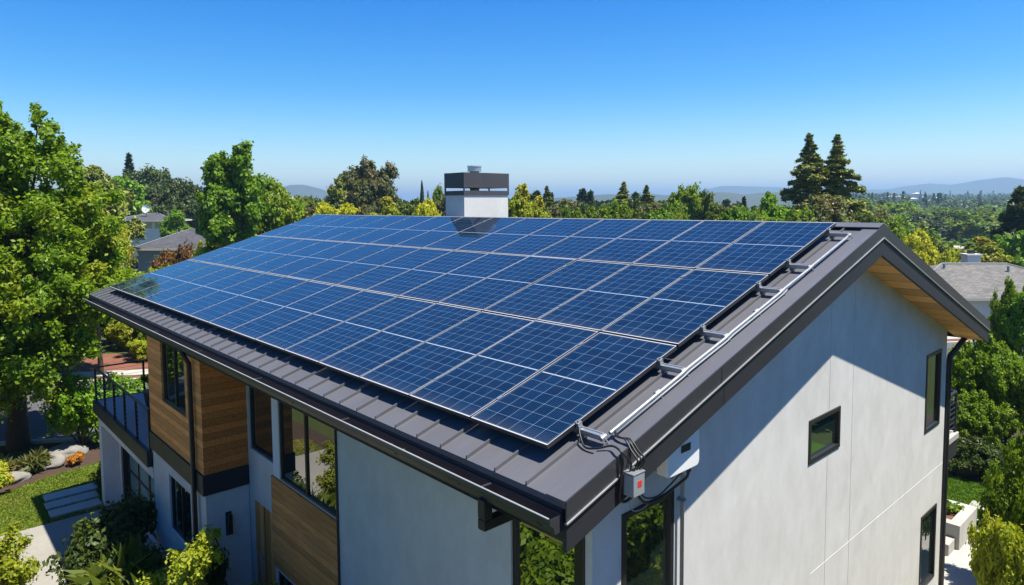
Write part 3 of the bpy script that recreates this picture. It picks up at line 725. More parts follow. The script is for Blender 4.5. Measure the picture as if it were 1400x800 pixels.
# ------------------------------------------------------------------ chimney
ch_ = empty('chimney', (-9, 6.7, 1.2), None, None); ch_.parent = house; ch_.location = Vector((-9, 6.7, 1.2)) - house.location
cx0, cx1, cy0, cy1 = -9.33, -8.62, 6.02, 7.38
MB().box(cx0, cx1, cy0, cy1, .8, 2.16).build('shaft', M['stucco'], ch_)
MB().box(cx0 - .05, cx1 + .05, cy0 - .05, cy1 + .05, 1.45, zr(cy0) + .10).build('flashing', M['trim'], ch_)
cp = MB(); e = .02
cp.box(cx0 - e, cx1 + e, cy0 - e, cy1 + e, 2.12, 2.225)                 # lower band
for x in (cx0 - e, cx1 + e - .03):
    for y in (cy0 - e, cy1 + e - .03): cp.box(x, x + .03, y, y + .03, 2.225, 2.30)
z0, z1 = 2.295, 2.645
cp.box(cx0 - e, cx1 + e, cy0 - e, cy0 - e + .02, z0, z1).box(cx0 - e, cx1 + e, cy1 + e - .02, cy1 + e, z0, z1)
cp.box(cx0 - e, cx0 - e + .02, cy0 - e + .02, cy1 + e - .02, z0, z1).box(cx1 + e - .02, cx1 + e, cy0 - e + .02, cy1 + e - .02, z0, z1)
cp.box(cx0, cx1, cy0, cy1, z1 - .05, z1 - .02); cp.build('chimney_cap', M['cap'], ch_)
fl = MB(); fx, fy = -8.97, 6.62
fl.tube([(fx, fy, 2.16), (fx, fy, 2.69)], .115, 20); f1 = fl.build('flue', M['galv'], ch_, smooth=False)
MB().tube([(fx, fy, 2.69), (fx, fy, 2.80)], .165, 24).build('flue_collar', M['alu'], f1); MB().tube([(fx, fy, 2.80), (fx, fy, 2.825)], .175, 24).tube([(fx, fy, 2.825), (fx, fy, 2.84)], .17, 24, r1=.05).build('flue_cap', M['lip'], f1)

# ------------------------------------------------------------------ solar panels
def make_panel():
    root = empty('solar_panel', (0, 0, 0), 'panel', 'solar panel', 'solar panels in three rows on the metal roof')
    f = MB(); t = .012; hgt = .038
    def fb(x0, x1, y0, y1): f.box(x0, x1, y0, y1, -hgt, 0, 0, 1)
    te = .013; tx = .007
    fb(0, pw, 0, te); fb(0, pw, pl_ - te, pl_); fb(0, tx, te, pl_ - te); fb(pw - tx, pw, te, pl_ - te)
    f.build('frame', [M['pvframe'], M['pvlip']], root, world=False)
    MB().box(tx + .0005, pw - tx - .0005, te + .0005, pl_ - te - .0005, -.012, -.0025).build('glass', M['pv'], root, world=False)
    return root
ORD = ['first', 'second', 'third', 'fourth', 'fifth', 'sixth', 'seventh', 'eighth', 'ninth', 'tenth', 'eleventh', 'twelfth', 'thirteenth', 'fourteenth', 'fifteenth']
ROW = ['bottom row nearest the gutter', 'middle row', 'top row below the ridge']
p0 = make_panel(); k = 0
jit = random.Random(11)
for j in range(3):
    for i in range(15):
        o = p0 if k == 0 else copy_tree(p0); k += 1
        o.location = rs(-(i + 1) * PW + .008, j * PL + .015); o.rotation_euler = (.29336 + jit.gauss(0, .0014), jit.gauss(0, .0014), 0)
        o['label'] = ('blue solar panel at the right-hand end of the ' + ROW[j]) if i == 0 else ('blue solar panel at the far left end of the ' + ROW[j]) if i == 14 else f'{ORD[i]} blue solar panel from the right in the {ROW[j]}'
# mounting rails: full length under each row, their silver ends stand out beyond the array
RS = [.385, 1.57, 2.33, 3.51, 4.25, 5.40]
RL = ['first silver mounting rail from the gutter with cables tied to its end', 'second silver mounting rail up from the gutter, beside the bottom row', 'third silver mounting rail up from the gutter, just above the row gap', 'fourth silver mounting rail up from the gutter', 'fifth silver mounting rail up from the gutter', 'topmost silver mounting rail just below the ridge']
def make_rail():
    root = empty('mounting_rail', (0, 0, 0), 'x', 'mounting rail', 'silver mounting rails under the solar panels')
    r_ = MB(); x0, x1 = -14.9, .245
    r_.box(x0, x1, -.02, .02, -.088, -.050).box(x0, x1, -.026, .026, -.092, -.0881).box(x0, x1, -.026, -.012, -.0499, -.044).box(x0, x1, .012, .026, -.0499, -.044)
    r_.build('rail', M['alu'], root, world=False, bevel=.002)
    c = MB(); c.box(-.012, .022, -.025, .025, -.044, .004).box(-.022, .0, -.022, .022, .0042, .010); c.tube([(.006, 0, .004), (.006, 0, .022)], .008, 8)
    c.build('end_clamp', M['galv'], root, world=False, bevel=.002)
    b = MB()
    for x in (.041,): b.box(x - .025, x + .025, -.03, .03, -.12, -.093)
    b.build('seam_clamp', M['galv'], root, world=False, bevel=.003)
    mc = MB(); mc.box(-.017, .017, -.028, .028, .0012, .006).tube([(0, 0, .005), (0, 0, .014)], .006, 6)
    mc = mc.build('mid_clamp', M['alu'], root, world=False); mc.location = (-PW, 0, 0)
    for k in range(2, 15):
        c2 = mc.copy(); col.objects.link(c2); c2.parent = root; c2.location = (-k * PW, 0, 0)
    return root
r0 = make_rail()
for i, s_ in enumerate(RS):
    o = r0 if i == 0 else copy_tree(r0); o.location = rs(0, s_, 0); o.rotation_euler = (.29336, 0, 0); o['label'] = RL[i]
# galvanised conduit along the rail ends with couplings and straps
def rsp(x, s, h): return rs(x, s, h)
cn = empty('conduit', rs(.24, .4, -.1), 'long galvanised metal conduit running up the roof beside the solar array', 'conduit')
cpts = [(.262, .46, -.074), (.262, 1.50, -.074), (.258, 1.62, -.07), (.264, 2.28, -.076), (.26, 2.40, -.07), (.262, 3.46, -.076), (.258, 3.58, -.07), (.26, 4.20, -.078), (.256, 4.32, -.074), (.25, 5.30, -.082), (.246, 5.38, -.078)]
MB().tube([rsp(*q) for q in cpts], .017, 10).build('pipe', M['galv'], cn, smooth=False)
MB().tube([rsp(q[0] + .032, q[1], q[2] - .012) for q in cpts[:7]], .008, 8).build('pipe', M['grayp'], cn, smooth=True)
for s_ in RS + [1.15, 2.95]:
    c = MB(); h = float(np.interp(s_, [q[1] for q in cpts], [q[2] for q in cpts])); a = Vector(rsp(.25, s_ - .03, h)); b = Vector(rsp(.25, s_ + .03, h)); c.tube([a, b], .022, 10)
    c.tube([rsp(.268, s_, h + .004), rsp(.305, s_, -.128)], .006, 6); c.build('coupling', M['galv'], cn, bevel=.001)
# junction box with red sticker on the rake face
jb = empty('junction_box', (.53, .42, -.34), 'small grey junction box with red label hanging on the rake edge under black cables', 'junction box')
MB().box(.50, .60, .335, .475, -.335, -.165).build('box_body', M['grayp'], jb, bevel=.006)
MB().box(.495, .603, .33, .48, -.164, -.15).build('lid', M['galv'], jb, bevel=.004)
MB().box(.6005, .602, .385, .435, -.265, -.215).build('warning_label', M['red'], jb)
mb = MB()
for y, z in ((.36, -.345), (.45, -.345), (.40, -.148)): mb.tube([(.55, y, z - .012), (.55, y, z + .012)], .014, 8)
mb.build('cable_gland', M['black'], jb)
def smooth_path(P, n=8):
    P = [Vector(p) for p in P]; Q = []
    for i in range(len(P) - 1):
        a = P[max(0, i - 1)]; b = P[i]; c = P[i + 1]; d = P[min(len(P) - 1, i + 2)]
        for k in range(n):
            t = k / n; Q.append(.5 * ((2 * b) + (c - a) * t + (2 * a - 5 * b + 4 * c - d) * t * t + (3 * b - a - 3 * c + d) * t ** 3))
    return Q + [P[-1]]
def cable(label, P, r=.008, name='cable', mat='cable'):
    o = MB().tube(smooth_path(P), r, 7).build(name, M[mat], smooth=True); return tag(o, label, 'cable')
jt = [(.535, .38, -.15), (.545, .41, -.15), (.55, .435, -.15), (.56, .455, -.15)]
cable('black cable sagging from the lowest rail clamp over the roof edge to the junction box', [rs(-.0, .39, -.02), rs(.05, .33, -.07), rs(.15, .26, -.115), rs(.27, .27, -.10), rs(.38, .33, -.08), (.50, .30, .02), (.55, .36, -.07), jt[0]], .009)
for q, lb in ((0, 'innermost black cable dropping from the conduit end into the junction box'), (1, 'middle black cable dropping from the conduit end into the junction box'), (2, 'outermost black cable bulging from the conduit end to the junction box')):
    cable(lb, [rs(.262, .62 + q * .02, -.085), rs(.27, .52, -.075), rs(.33 + q * .02, .46, -.085), rs(.42 + .02 * q, .45 + .01 * q, -.08), (.505 + .02 * q, .43 + .02 * q, -.01), (.57 + .012 * q, .42 + .03 * q, -.07), jt[q + 1]], .0075)
cable('thick black cable loop hanging below the rake beside the junction box', [(.49, .33, .0), (.505, .315, -.10), (.50, .305, -.25), (.49, .31, -.36), (.49, .35, -.40), (.50, .40, -.395), (.52, .44, -.36)], .013)
# inverter on the gable wall
iv = empty('solar_inverter', (.09, 1.62, -.62), 'white rounded inverter with small dark display high on the gable wall', 'inverter')
mb = MB(); y0, y1, z0_, z1_ = 1.155, 1.665, -.505, -.15; rr_ = .055; pts = []
for (cy, cz, a0) in ((y0 + rr_, z0_ + rr_, 180), (y1 - rr_, z0_ + rr_, 270), (y1 - rr_, z1_ - rr_, 0), (y0 + rr_, z1_ - rr_, 90)):
    for k in range(7): a = R(a0 + 15 * k); pts.append((.22, cy + rr_ * math.cos(a), cz + rr_ * math.sin(a)))
mb.prism(pts, (.12, 0, 0)); mb.build('housing', M['whitep'], iv, bevel=.012)
MB().box(.3405, .345, 1.36, 1.51, -.32, -.25).build('display', M['black'], iv, bevel=.003)
MB().box(XW + .002, .22, 1.25, 1.60, -.46, -.2).build('wall_bracket', M['galv'], iv)
mb = MB().tube([(.28, 1.58, -.555), (.28, 1.58, -.50)], .024, 10).tube([(.28, 1.30, -.545), (.28, 1.30, -.50)], .018, 10).tube([(.28, 1.44, -.545), (.28, 1.44, -.50)], .018, 10)
mb.build('cable_gland', M['black'], iv)
ib = empty('isolator_box', (.03, 1.22, -.52), 'small pale grey isolator box just left of the white inverter', 'switch box')
MB().box(XW + .001, .16, 1.20, 1.31, -.50, -.33).build('box_body', M['grayp'], ib, bevel=.008)
MB().tube([(.16, 1.255, -.41), (.175, 1.255, -.41)], .022, 12).build('switch', M['black'], ib)
mb = MB().box(XW + .001, .05, .98, 1.19, -.60, -.56).box(XW + .001, .03, .95, 1.19, -.66, -.60).tube([(.05, 1.02, -.585), (.05, 1.02, -.53)], .01, 6).tube([(.05, 1.12, -.585), (.05, 1.12, -.53)], .01, 6)
tag(mb.build('cable_bracket', M['galv'], bevel=.003), 'short metal cable bracket on the wall between junction box and inverter', 'bracket')
cable('black cable loop hanging under the inverter towards the cable bracket', [(.05, 1.10, -.58), (.05, 1.12, -.72), (.05, 1.24, -.83), (.07, 1.42, -.84), (.13, 1.56, -.76), (.24, 1.60, -.64), (.28, 1.58, -.555)], .014)
cable('thinner black cable loop rising to the middle gland under the inverter', [(.05, 1.14, -.60), (.05, 1.20, -.76), (.08, 1.36, -.80), (.18, 1.42, -.68), (.28, 1.44, -.545)], .008)
cable('thin grey cable curling below the cable bracket', [(.04, 1.02, -.62), (.04, 1.0, -.75), (.04, 1.06, -.85), (.04, 1.2, -.88), (.045, 1.32, -.84)], .006, mat='grayp')
pp = empty('conduit_pipe', (.0, 1.88, GZ), 'vertical grey conduit pipe running down the gable wall below the inverter', 'pipe')
MB().tube([(.03, 1.86, GZ), (.03, 1.86, -.72), (.12, 1.78, -.64), (.24, 1.62, -.58)], .02, 10).build('pipe', M['grayp'], pp, smooth=True)
for z in (-1.0, -2.2, -3.4, -4.6): MB().box(XW + .001, .056, 1.83, 1.89, z - .012, z + .012).build('strap', M['galv'], pp)

# ------------------------------------------------------------------ near ground surfaces
sheet('lawn', [(-15.42, 1.2), (-15.42, -4.5), (-16.6, -4.6), (-17.6, -3.4), (-18.2, -2.1), (-18.75, -.9), (-19.0, .3), (-19.0, 2.5), (-18.4, 6), (-15.8, 6)], M['lawn'], .02)
sheet('garden_bed', [(-15.4, 8), (-15.4, -5.2), (-21.3, -5.0), (-21.6, -2), (-21.0, 3), (-19.5, 8)], M['mulch'], .008)
sheet('driveway', [(-10.6, gy), (-15.4, gy), (-15.4, -4.0), (-15.4, -24), (-10.6, -24), (-10.6, -3)], M['concrete'], .028)
sheet('entry_path', [(-7.7, YW), (-6.6, YW), (-6.6, -3.2), (-10.6, -3.2), (-10.6, -2.0), (-7.7, -2.0)], M['concrete'], .024)
sheet('front_bed', [(-10.58, YBF), (XW + 3, YBF), (XW + 3, -2), (-10.58, -2)], M['mulch'], .012)
sheet('bounce_forecourt', [(-10.55, -3.3), (6, -3.3), (6, -9), (-10.55, -9)], M['concrete_lt'], .022)  # pale paving out of view, added to bounce sun onto the front timber
sheet('unseen_side_gravel', [(.0, -1.9), (6, -1.9), (6, 9.4), (.0, 9.4)], plain('dark_gravel', (.10, .085, .06), .95, 0, .3, 8, bmp=.6), .018)  # out-of-view gravel added for bounce light, darkened to spare the shaded gable wall
strip('road', 0, 7.6, M['asphalt'], .012)
strip('kerb', -.18, 0, M['concrete_lt'], .10, thick=.3); strip('kerb', 7.6, 7.78, M['concrete_lt'], .10, thick=.3)
strip('pavement', 8.6, 9.6, M['concrete_lt'], .05, thick=.3)
strip('verge', 7.79, 8.59, M['redmulch'], .02, -5); strip('garden_bed', 9.61, 13.6, M['redmulch'], .018, -5)
strip('verge', -6.5, -.2, M['lawn'], .016, -40, -7.0)
mb = MB()
for i, (x, ya, yb, q) in enumerate(((-17.05, -1.25, -.05, .23), (-16.45, -1.30, -.15, .22), (-15.86, -1.30, -.2, .22))):
    o = MB().box(x - q, x + q, ya, yb, GZ - .02, GZ + .085).build('stepping_stone', M['concrete_lt'], bevel=.02)
    tag(o, ['pale stepping stone slab farthest out in the lawn by the driveway', 'middle pale stepping stone slab between lawn and driveway', 'stepping stone slab touching the driveway edge'][i], 'stepping stone', 'stepping stones in the lawn')
# rear garden on the right
sheet('lawn', [(-3.5, 14.6), (6, 14.6), (7, 17.2), (-3.5, 17.4)], M['lawn_r'], .02)
sheet('garden_bed', [(-6, 17.0), (4, 17.0), (4, 23), (-6, 23)], M['mulch'], .012)
sheet('patio', [(-3.5, 9.5), (3, 9.5), (3, 14.4), (-3.5, 14.4)], M['concrete_lt'], .015)
def rock(name, x, y, r, seed, label, flat=.5):
    rg = random.Random(seed); bm = bmesh.new(); bmesh.ops.create_icosphere(bm, subdivisions=3, radius=r)
    ph = [rg.uniform(0, 6.28) for _ in range(6)]
    for v in bm.verts:
        c = v.co / r; k = 1 + .16 * math.sin(c.x * 3 + ph[0]) + .13 * math.sin(c.y * 4 + ph[1]) + .1 * math.sin(c.z * 5 + ph[2] + c.x * 4); v.co = Vector((v.co.x * k, v.co.y * k * .8, v.co.z * k * flat))
    me = bpy.data.meshes.new(name); bm.to_mesh(me); bm.free(); me.materials.append(M['rock']); me.polygons.foreach_set('use_smooth', [True] * len(me.polygons))
    o = bpy.data.objects.new(name, me); col.objects.link(o); o.location = (x, y, GZ + r * flat * .5); return tag(o, label, 'rock', 'boulders in the mulch bed')
rock('boulder', -19.75, -.75, .42, 1, 'rounded grey boulder in the mulch bed beside the spiky plant'); rock('boulder', -20.7, -.15, .62, 2, 'large flat grey boulder behind the orange plant', .3); rock('boulder', -19.1, -1.6, .33, 3, 'small boulder nearest the green shrub at the left edge')
rock('boulder', -11.25, -1.0, .3, 4, 'pale boulder at the foot of the dark shrub by the driveway', .7)

# planter, step bench and pavers
pb = empty('planter', (-1.15, 13.55, GZ), 'low white concrete planter with red soil and small flowers beside the lawn', 'planter')
mb = MB(); a, b, c, d_ = -2.6, -.28, 12.9, 14.25; t_ = .22; h_ = .55
mb.box(a, b, c, c + t_, GZ, GZ + h_).box(a, b, d_ - t_, d_, GZ, GZ + h_).box(b - t_, b, c + t_, d_ - t_, GZ, GZ + h_).box(a, a + t_, c + t_, d_ - t_, GZ, GZ + h_)
mb.build('planter_wall', M['concrete_lt'], pb, bevel=.01); MB().box(a + t_, b - t_, c + t_, d_ - t_, GZ + .1, GZ + h_ - .12).build('soil', M['soil'], pb)
bn = empty('bench', (-.95, 12.0, GZ), 'grey slatted wooden bench beside the planter', 'bench')
MB().box(-2.0, -.42, 11.65, 12.3, GZ + .36, GZ + .42).build('seat', M['benchwood'], bn, bevel=.004)
for x, y in ((-1.9, 11.7), (-.48, 11.7), (-1.9, 12.22), (-.48, 12.22)): MB().box(x - .03, x + .03, y - .03, y + .03, GZ + .02, GZ + .359).build('leg', M['grayp'], bn)
o = MB().box(-2.6, -.36, 12.45, 12.88, GZ, GZ + .26).build('garden_step', M['concrete_lt'], bevel=.01); tag(o, 'low white concrete step between planter and bench', 'step')
o = MB().box(-1.6, -.30, 10.95, 11.5, GZ, GZ + .45).build('garden_block', M['concrete_lt'], bevel=.01); tag(o, 'white concrete seat block nearest the gable wall corner', 'seat block')
for i, (x, y) in enumerate(((.05, 14.95), (.35, 14.25), (-.3, 15.7))):
    o = MB().box(x - .45, x + .4, y - .22, y + .22, GZ, GZ + .05).build('paver', M['concrete_lt'], bevel=.01)
    tag(o, ['middle white paver at the corner of the planter', 'nearest white paver beside the patio', 'farthest white paver in the green lawn'][i], 'paver', 'pavers beside the planter')

# ------------------------------------------------------------------ plant kinds
make_broad('hero', 'maple_tree', 21, 9.3, 3.7, 5.2, 3.5, 38, 230000, .084, 'green', lr=.24, r0=.30, subs=24, subr=.30, scat=.8,
           extra=[(-.4, .2, 10.1, .6, .6), (-.5, .1, 9.4, .95, .8), (-.3, .1, 8.6, 1.3, 1.0), (-1.2, 0, 8.2, 1.4, 1.2), (1.0, .3, 10.1, .42, .55), (1.05, .3, 9.4, .72, .7), (1.2, .3, 8.5, 1.05, .8), (1.7, 1.2, 6.9, 1.2, 1.1), (2.2, 2.0, 4.4, 1.6, 1.3), (-1.5, -.5, 7.5, 1.6, 1.5), (0, -1.5, 2.4, 1.5, .9), (1.5, -1.2, 2.8, 1.3, .9)])
make_broad('goldmaple', 'maple_tree', 22, 7.6, 2.3, 4.4, 3.0, 18, 70000, .10, 'yellowgreen', lr=.4, subs=18, scat=.75)
make_broad('bright', 'broadleaf_tree', 23, 9, 3.2, 5.6, 3.3, 16, 24000, .24, 'bright', lr=.38)
make_broad('bright2', 'broadleaf_tree', 24, 11, 3.0, 6.4, 4.4, 20, 40000, .20, 'bright', lr=.36, extra=[(-1.1, 0, 9.6, 1.1, 1.5), (1.1, .3, 9.5, 1.1, 1.5)], scat=.7)
make_broad('green', 'broadleaf_tree', 25, 9, 3.6, 5.2, 3.2, 15, 22000, .26, 'green', lr=.42)
make_broad('mid', 'broadleaf_tree', 26, 9, 3.8, 5.0, 3.2, 14, 22000, .26, 'mid', lr=.42)
make_broad('dark', 'oak_tree', 27, 8, 4.0, 4.6, 2.9, 15, 24000, .24, 'dark', lr=.40)
make_broad('olive', 'oak_tree', 28, 8, 3.8, 4.6, 2.9, 15, 22000, .24, 'olive', lr=.42)
make_broad('euc', 'eucalyptus_tree', 29, 13, 5.0, 8.6, 4.0, 26, 42000, .24, 'olive', lr=.24, r0=.35, subs=14, subr=.45)
make_broad('yellow', 'broadleaf_tree', 30, 6, 2.8, 3.4, 2.3, 12, 20000, .2, 'yellow', lr=.42)
make_broad('goldtip', 'broadleaf_tree', 31, 8, 2.2, 4.8, 3.0, 14, 26000, .17, 'yellowgreen', lr=.36)
make_conifer('redwood', 'redwood_tree', 32, 13, 3.5, 80000, 'conifer', size=.125, levels=15, per=8, bare=.04, power=.82, droop=.09, rag=.45, flat=.17)
make_conifer('fir', 'fir_tree', 33, 9, 2.2, 20000, 'fir', size=.17, levels=18, per=7, power=1.15, rag=.25, flat=.22)
make_conifer('cedar', 'cedar_tree', 34, 10, 5.2, 22000, 'conifer', size=.24, levels=10, per=6, bare=.3, power=.4, droop=.02, rag=.4, flat=.2)
make_conifer('pine', 'pine_tree', 35, 10, 2.8, 24000, 'dark', size=.22, levels=13, per=7, bare=.12, power=.55, droop=.05, rag=.35, flat=.25)
make_cypress('cypress', 36, 9, .85, 9000, 'dark')
make_shrub('laurel', 'laurel_shrub', 41, 1.1, 1.7, 13, 14000, .07, 'dark')
make_shrub('glossy', 'broadleaf_shrub', 42, 1.0, 1.8, 14, 14000, .075, 'bright')
make_shrub('gold', 'maple_shrub', 43, 1.2, 2.2, 26, 15000, .05, 'yellowgreen', subr=.34, lr=.24, scat=.6)
def make_sapling(key, seed, r, h, k, n, size, mat):
    rg = np.random.default_rng(seed); L = []; t = MB()
    for i in range(k):
        f = rg.uniform(.3, 1.); a = rg.uniform(0, 6.28); q = r * rg.uniform(.15, 1.) * (1.15 - f * .75)
        l = (math.cos(a) * q, math.sin(a) * q, h * f - .1, r * rg.uniform(.16, .30)); L.append(l)
        t.tube([(0, 0, h * f * .45), (l[0] * .5, l[1] * .5, l[2] * .78), l[:3]], [.018, .011, .004], 5)
    t.tube([(0, 0, -.1), (.03, 0, h * .5), (0, .02, h * .92)], [.04, .025, .008], 7)
    C, D = lobes_to_leaves(L, n, rg, 7, .6); D[:, 2] += .6
    proto(key, 'maple_sapling', t, leaf_mesh('sapling_leaves', C, D, size, LM[mat], rg, 1.5, .7), M['bark'])
make_sapling('sapling', 61, .75, 3.1, 30, 6500, .055, 'yellowgreen'); make_sapling('sapling2', 62, .8, 3.0, 34, 8000, .05, 'mid')
make_sapling('sapling3', 63, .9, 2.0, 34, 9000, .05, 'yellowgreen')
make_shrub('big', 'camellia_shrub', 44, 2.2, 3.4, 30, 60000, .10, 'green', lr=.34)
make_shrub('hedge', 'leafy_shrub', 45, 1.6, 2.0, 18, 26000, .085, 'yellowgreen', lr=.38)
make_shrub('rust', 'rust_shrub', 46, 2.6, 2.4, 14, 12000, .17, 'red')
make_shrub('orange', 'orange_plant', 47, .35, .45, 6, 900, .07, 'orange', elong=3)
make_shrub('spiky', 'spiky_plant', 48, .45, .5, 8, 900, .13, 'olive', elong=5)
make_shrub('fern', 'fern_plant', 49, .8, 1.0, 10, 2500, .16, 'mid', elong=5)
make_shrub('flower', 'planter_flowers', 50, .3, .25, 6, 500, .05, 'green')
PD = dict(hero=(10.6, 3.7), goldmaple=(7.6, 2.3), bright=(9, 3.4), bright2=(11, 3.3), green=(9, 3.8), mid=(9, 4), dark=(8, 4.2), olive=(8, 4), euc=(13, 5), yellow=(6, 3), goldtip=(8, 2.4),
          redwood=(13, 3.5), fir=(9, 2.2), cedar=(10, 5), pine=(10, 2.8), cypress=(9, .9), laurel=(1.7, 1.1), glossy=(1.8, 1.), gold=(2.2, 1.2), big=(3.4, 2.2), hedge=(2., 1.6), rust=(2.4, 2.6), sapling3=(2., .95))
trg = random.Random(77)
def T(key, px, d, top, hw, label, cat='tree', group=None, name=None):
    """a plant on the ground d metres out, sized from its height and half width in the photo"""
    x, y = dir_at(px, d); zg = ground_z(x, y); zt_ = CAM.z + (278 - top) / FPX * d; H, r = PD[key]
    return place(key, x, y, label, cat, max(.3, (zt_ - zg) / H), max(.2, hw * d / FPX / r), trg.uniform(0, 6.28), group, zg, name)

# left side
place('hero', -22.3, -1.2, 'huge green maple tree with two pointed tops at the left edge of the photo', rz=.83)
T('hero', -75, 27, 200, 190, 'big green maple tree cut off by the left edge, behind the huge maple')
T('goldmaple', 128, 30, 274, 46, 'yellow-green maple tree with golden leaves right of the huge maple')
T('green', 80, 34, 262, 70, 'green tree filling the gap between the huge maple and the golden maple')
T('cedar', 132, 74, 224, 62, 'flat-layered cedar tree rising behind the huge maple')
T('fir', 181, 132, 207, 40, 'narrow dark fir standing above the dark oak on the left')
T('dark', 203, 128, 228, 46, 'dark oak tree right behind the narrow fir')
T('bright', 168, 112, 238, 40, 'bright green rounded tree just above the low white house')
T('dark', 252, 105, 246, 38, 'round dark oak between the low houses and the tall bright tree')
T('olive', 228, 120, 262, 30, 'olive green tree in front of the blue hill on the left')
T('bright2', 318, 52, 203, 56, 'tall bright green tree with two rounded tops left of the solar roof')
T('green', 372, 60, 244, 44, 'green tree leaning on the right side of the tall bright tree')
T('mid', 402, 66, 260, 50, 'mid green tree between the tall bright tree and the roof corner')
T('yellow', 284, 90, 303, 17, 'small yellow tree by the brick chimney', 'tree')
T('bright', 240, 86, 284, 22, 'small green tree between the two low houses on the left')
T('rust', 240, 60, 338, 26, 'rust coloured shrub in front of the slate roofed house', 'shrub')
T('hedge', 288, 56, 330, 26, 'yellow-green shrub right of the rust coloured shrub', 'shrub')
# shrubs across the street, seen left of the deck
for i, (px, d, top, hw, key, lb) in enumerate((
    (60, 35, 410, 34, 'hedge', 'leafy shrub across the street under the huge maple'), (175, 36, 430, 34, 'hedge', 'yellow-green shrub across the street seen over the deck railing'),
    (200, 34, 395, 30, 'big', 'green shrub across the street nearest the roof corner'), (143, 37, 400, 30, 'big', 'green shrub across the street between huge maple and roof corner'),
    (120, 44, 385, 30, 'hedge', 'pale leafy shrub farther up the garden across the street'), (168, 46, 372, 34, 'big', 'tall green shrub behind the yellow-green shrub across the street'),
    (215, 44, 368, 24, 'hedge', 'light green shrub peeking over the left roof edge'), (20, 40, 400, 50, 'big', 'big shrub across the street at the left edge'),
    (195, 33, 462, 26, 'hedge', 'low yellow-green shrub just beyond the deck railing'), (112, 35, 450, 15, 'hedge', 'small shrub in the red mulch across the street'))):
    T(key, px, d, top, hw, lb, 'shrub')
# front garden
place('glossy', -20.6, .25, 'green broadleaf shrub behind the boulders by the street', 'shrub', 1.15, .85)
place('glossy', -20.9, 1.5, 'broadleaf shrub beside the street half hidden by the deck', 'shrub', 1.0, .8)
place('hedge', -18.6, -2.35, 'yellow-green shrub at the left edge of the lawn', 'shrub', .42, .42)
place('glossy', -17.4, -2.9, 'bright shrub at the left picture edge beside the lawn', 'shrub', .75, .55)
place('glossy', -18.0, -3.1, 'bright shrub cut off by the left edge, beyond the lawn', 'shrub', .8, .6, rz=2)
place('spiky', -19.65, -1.15, 'grey-green spiky plant among the boulders', 'plant', .8)
place('spiky', -20.1, -1.9, 'grey-green spiky plant nearest the huge maple trunk', 'plant', .7, rz=1)
place('orange', -19.35, -.1, 'small orange plant in the mulch bed', 'plant', .7)
place('laurel', -16.35, .25, 'dark shrub against the white wing wall of the garage', 'shrub', .55, .42)
place('laurel', -16.25, .9, 'dark shrub behind the wing wall shrub', 'shrub', .6, .45, rz=1)
place('laurel', -10.75, -.95, 'large dark shrub between garage door and lower window', 'shrub', 1.0, .78)
place('glossy', -10.95, -1.3, 'sunlit light green shrub on the driveway side of the dark shrub', 'shrub', .68, .30)
place('laurel', -10.1, -.9, 'dark shrub under the lower bay window', 'shrub', .68, .65, rz=2)
place('fern', -8.7, -.9, 'fern-like plant with long fronds below the bay', 'plant', 1.3)
place('sapling', -5.6, -1.0, 'tallest sunlit yellow-green maple shrub in front of the entrance', 'shrub', 1.0, .8, rz=.4)
place('sapling', -6.35, -1.0, 'sunlit yellow-green maple shrub left of the tallest one at the entrance', 'shrub', .82, .75, rz=1.4)
place('sapling3', -7.5, -1.15, 'small sunlit yellow-green maple shrub below the lower bay window', 'shrub', .95, .7, rz=2.2)
place('sapling2', -4.7, -.45, 'shaded green maple shrub in front of the timber panel', 'shrub', .92, .62, rz=4)
place('laurel', -7.05, -.45, 'dark green shrub beside the wooden front door', 'shrub', 1.0, .45, rz=3)
place('laurel', -7.7, -.4, 'dark green shrub against the bay side wall', 'shrub', 1.15, .40, rz=5)
place('sapling3', -10.7, -2.75, 'bright yellow-green maple shrub at the bottom left corner', 'shrub', .95, .9, rz=3)
place('sapling3', -11.6, -3.4, 'yellow-green maple shrub cut off by the left edge above the bottom corner', 'shrub', .95, .9, rz=5)
# garden behind the camera's left, mirrored in the street windows
for i, (x, y, k, s_) in enumerate(((-12, -12, 'bright', .8), (-18, -13, 'mid', .9), (-6, -13, 'hedge', 1.3), (-9.2, -8.5, 'hedge', .9), (-4, -10, 'big', 1.1), (-23, -9, 'green', 1.), (-8, -18, 'green', 1.), (-1, -14, 'mid', .9), (-16.6, -7.5, 'yellow', .45), (-5.5, -6.5, 'glossy', 1.1), (-2.5, -6, 'big', .7), (-30, -16, 'dark', 1.1), (-14, -22, 'olive', 1.), (-4.2, -3.6, 'big', .8), (-6.3, -4.6, 'big', .75), (-2.3, -2.9, 'big', .7), (-5, -7, 'big', 1.))):
    place(k, x, y, 'leafy garden plant outside the frame, mirrored in the street front windows', 'tree' if k in PD and PD[k][0] > 5 else 'shrub', s_, rz=i, group='plants mirrored in the street windows')
for i, (x, y, k, s_) in enumerate(((8.5, 6, 'green', .8), (9.5, 12, 'mid', .9), (10, 1, 'olive', .9), (13, 17, 'bright', .9), (7.5, 9.5, 'big', .9), (12, -4, 'green', 1.), (7.0, 2.5, 'big', 1.0), (9, 22, 'green', .9), (4.6, 6.2, 'big', .72), (5.6, 8.6, 'big', .85), (4.4, 9.6, 'hedge', 1.2), (5.2, 4.2, 'big', .7), (6.5, 12, 'big', 1.))):
    place(k, x, y, 'leafy garden plant outside the frame, mirrored in the gable windows', 'tree' if k in PD and PD[k][0] > 5 else 'shrub', s_, rz=i, group='plants mirrored in the gable windows')

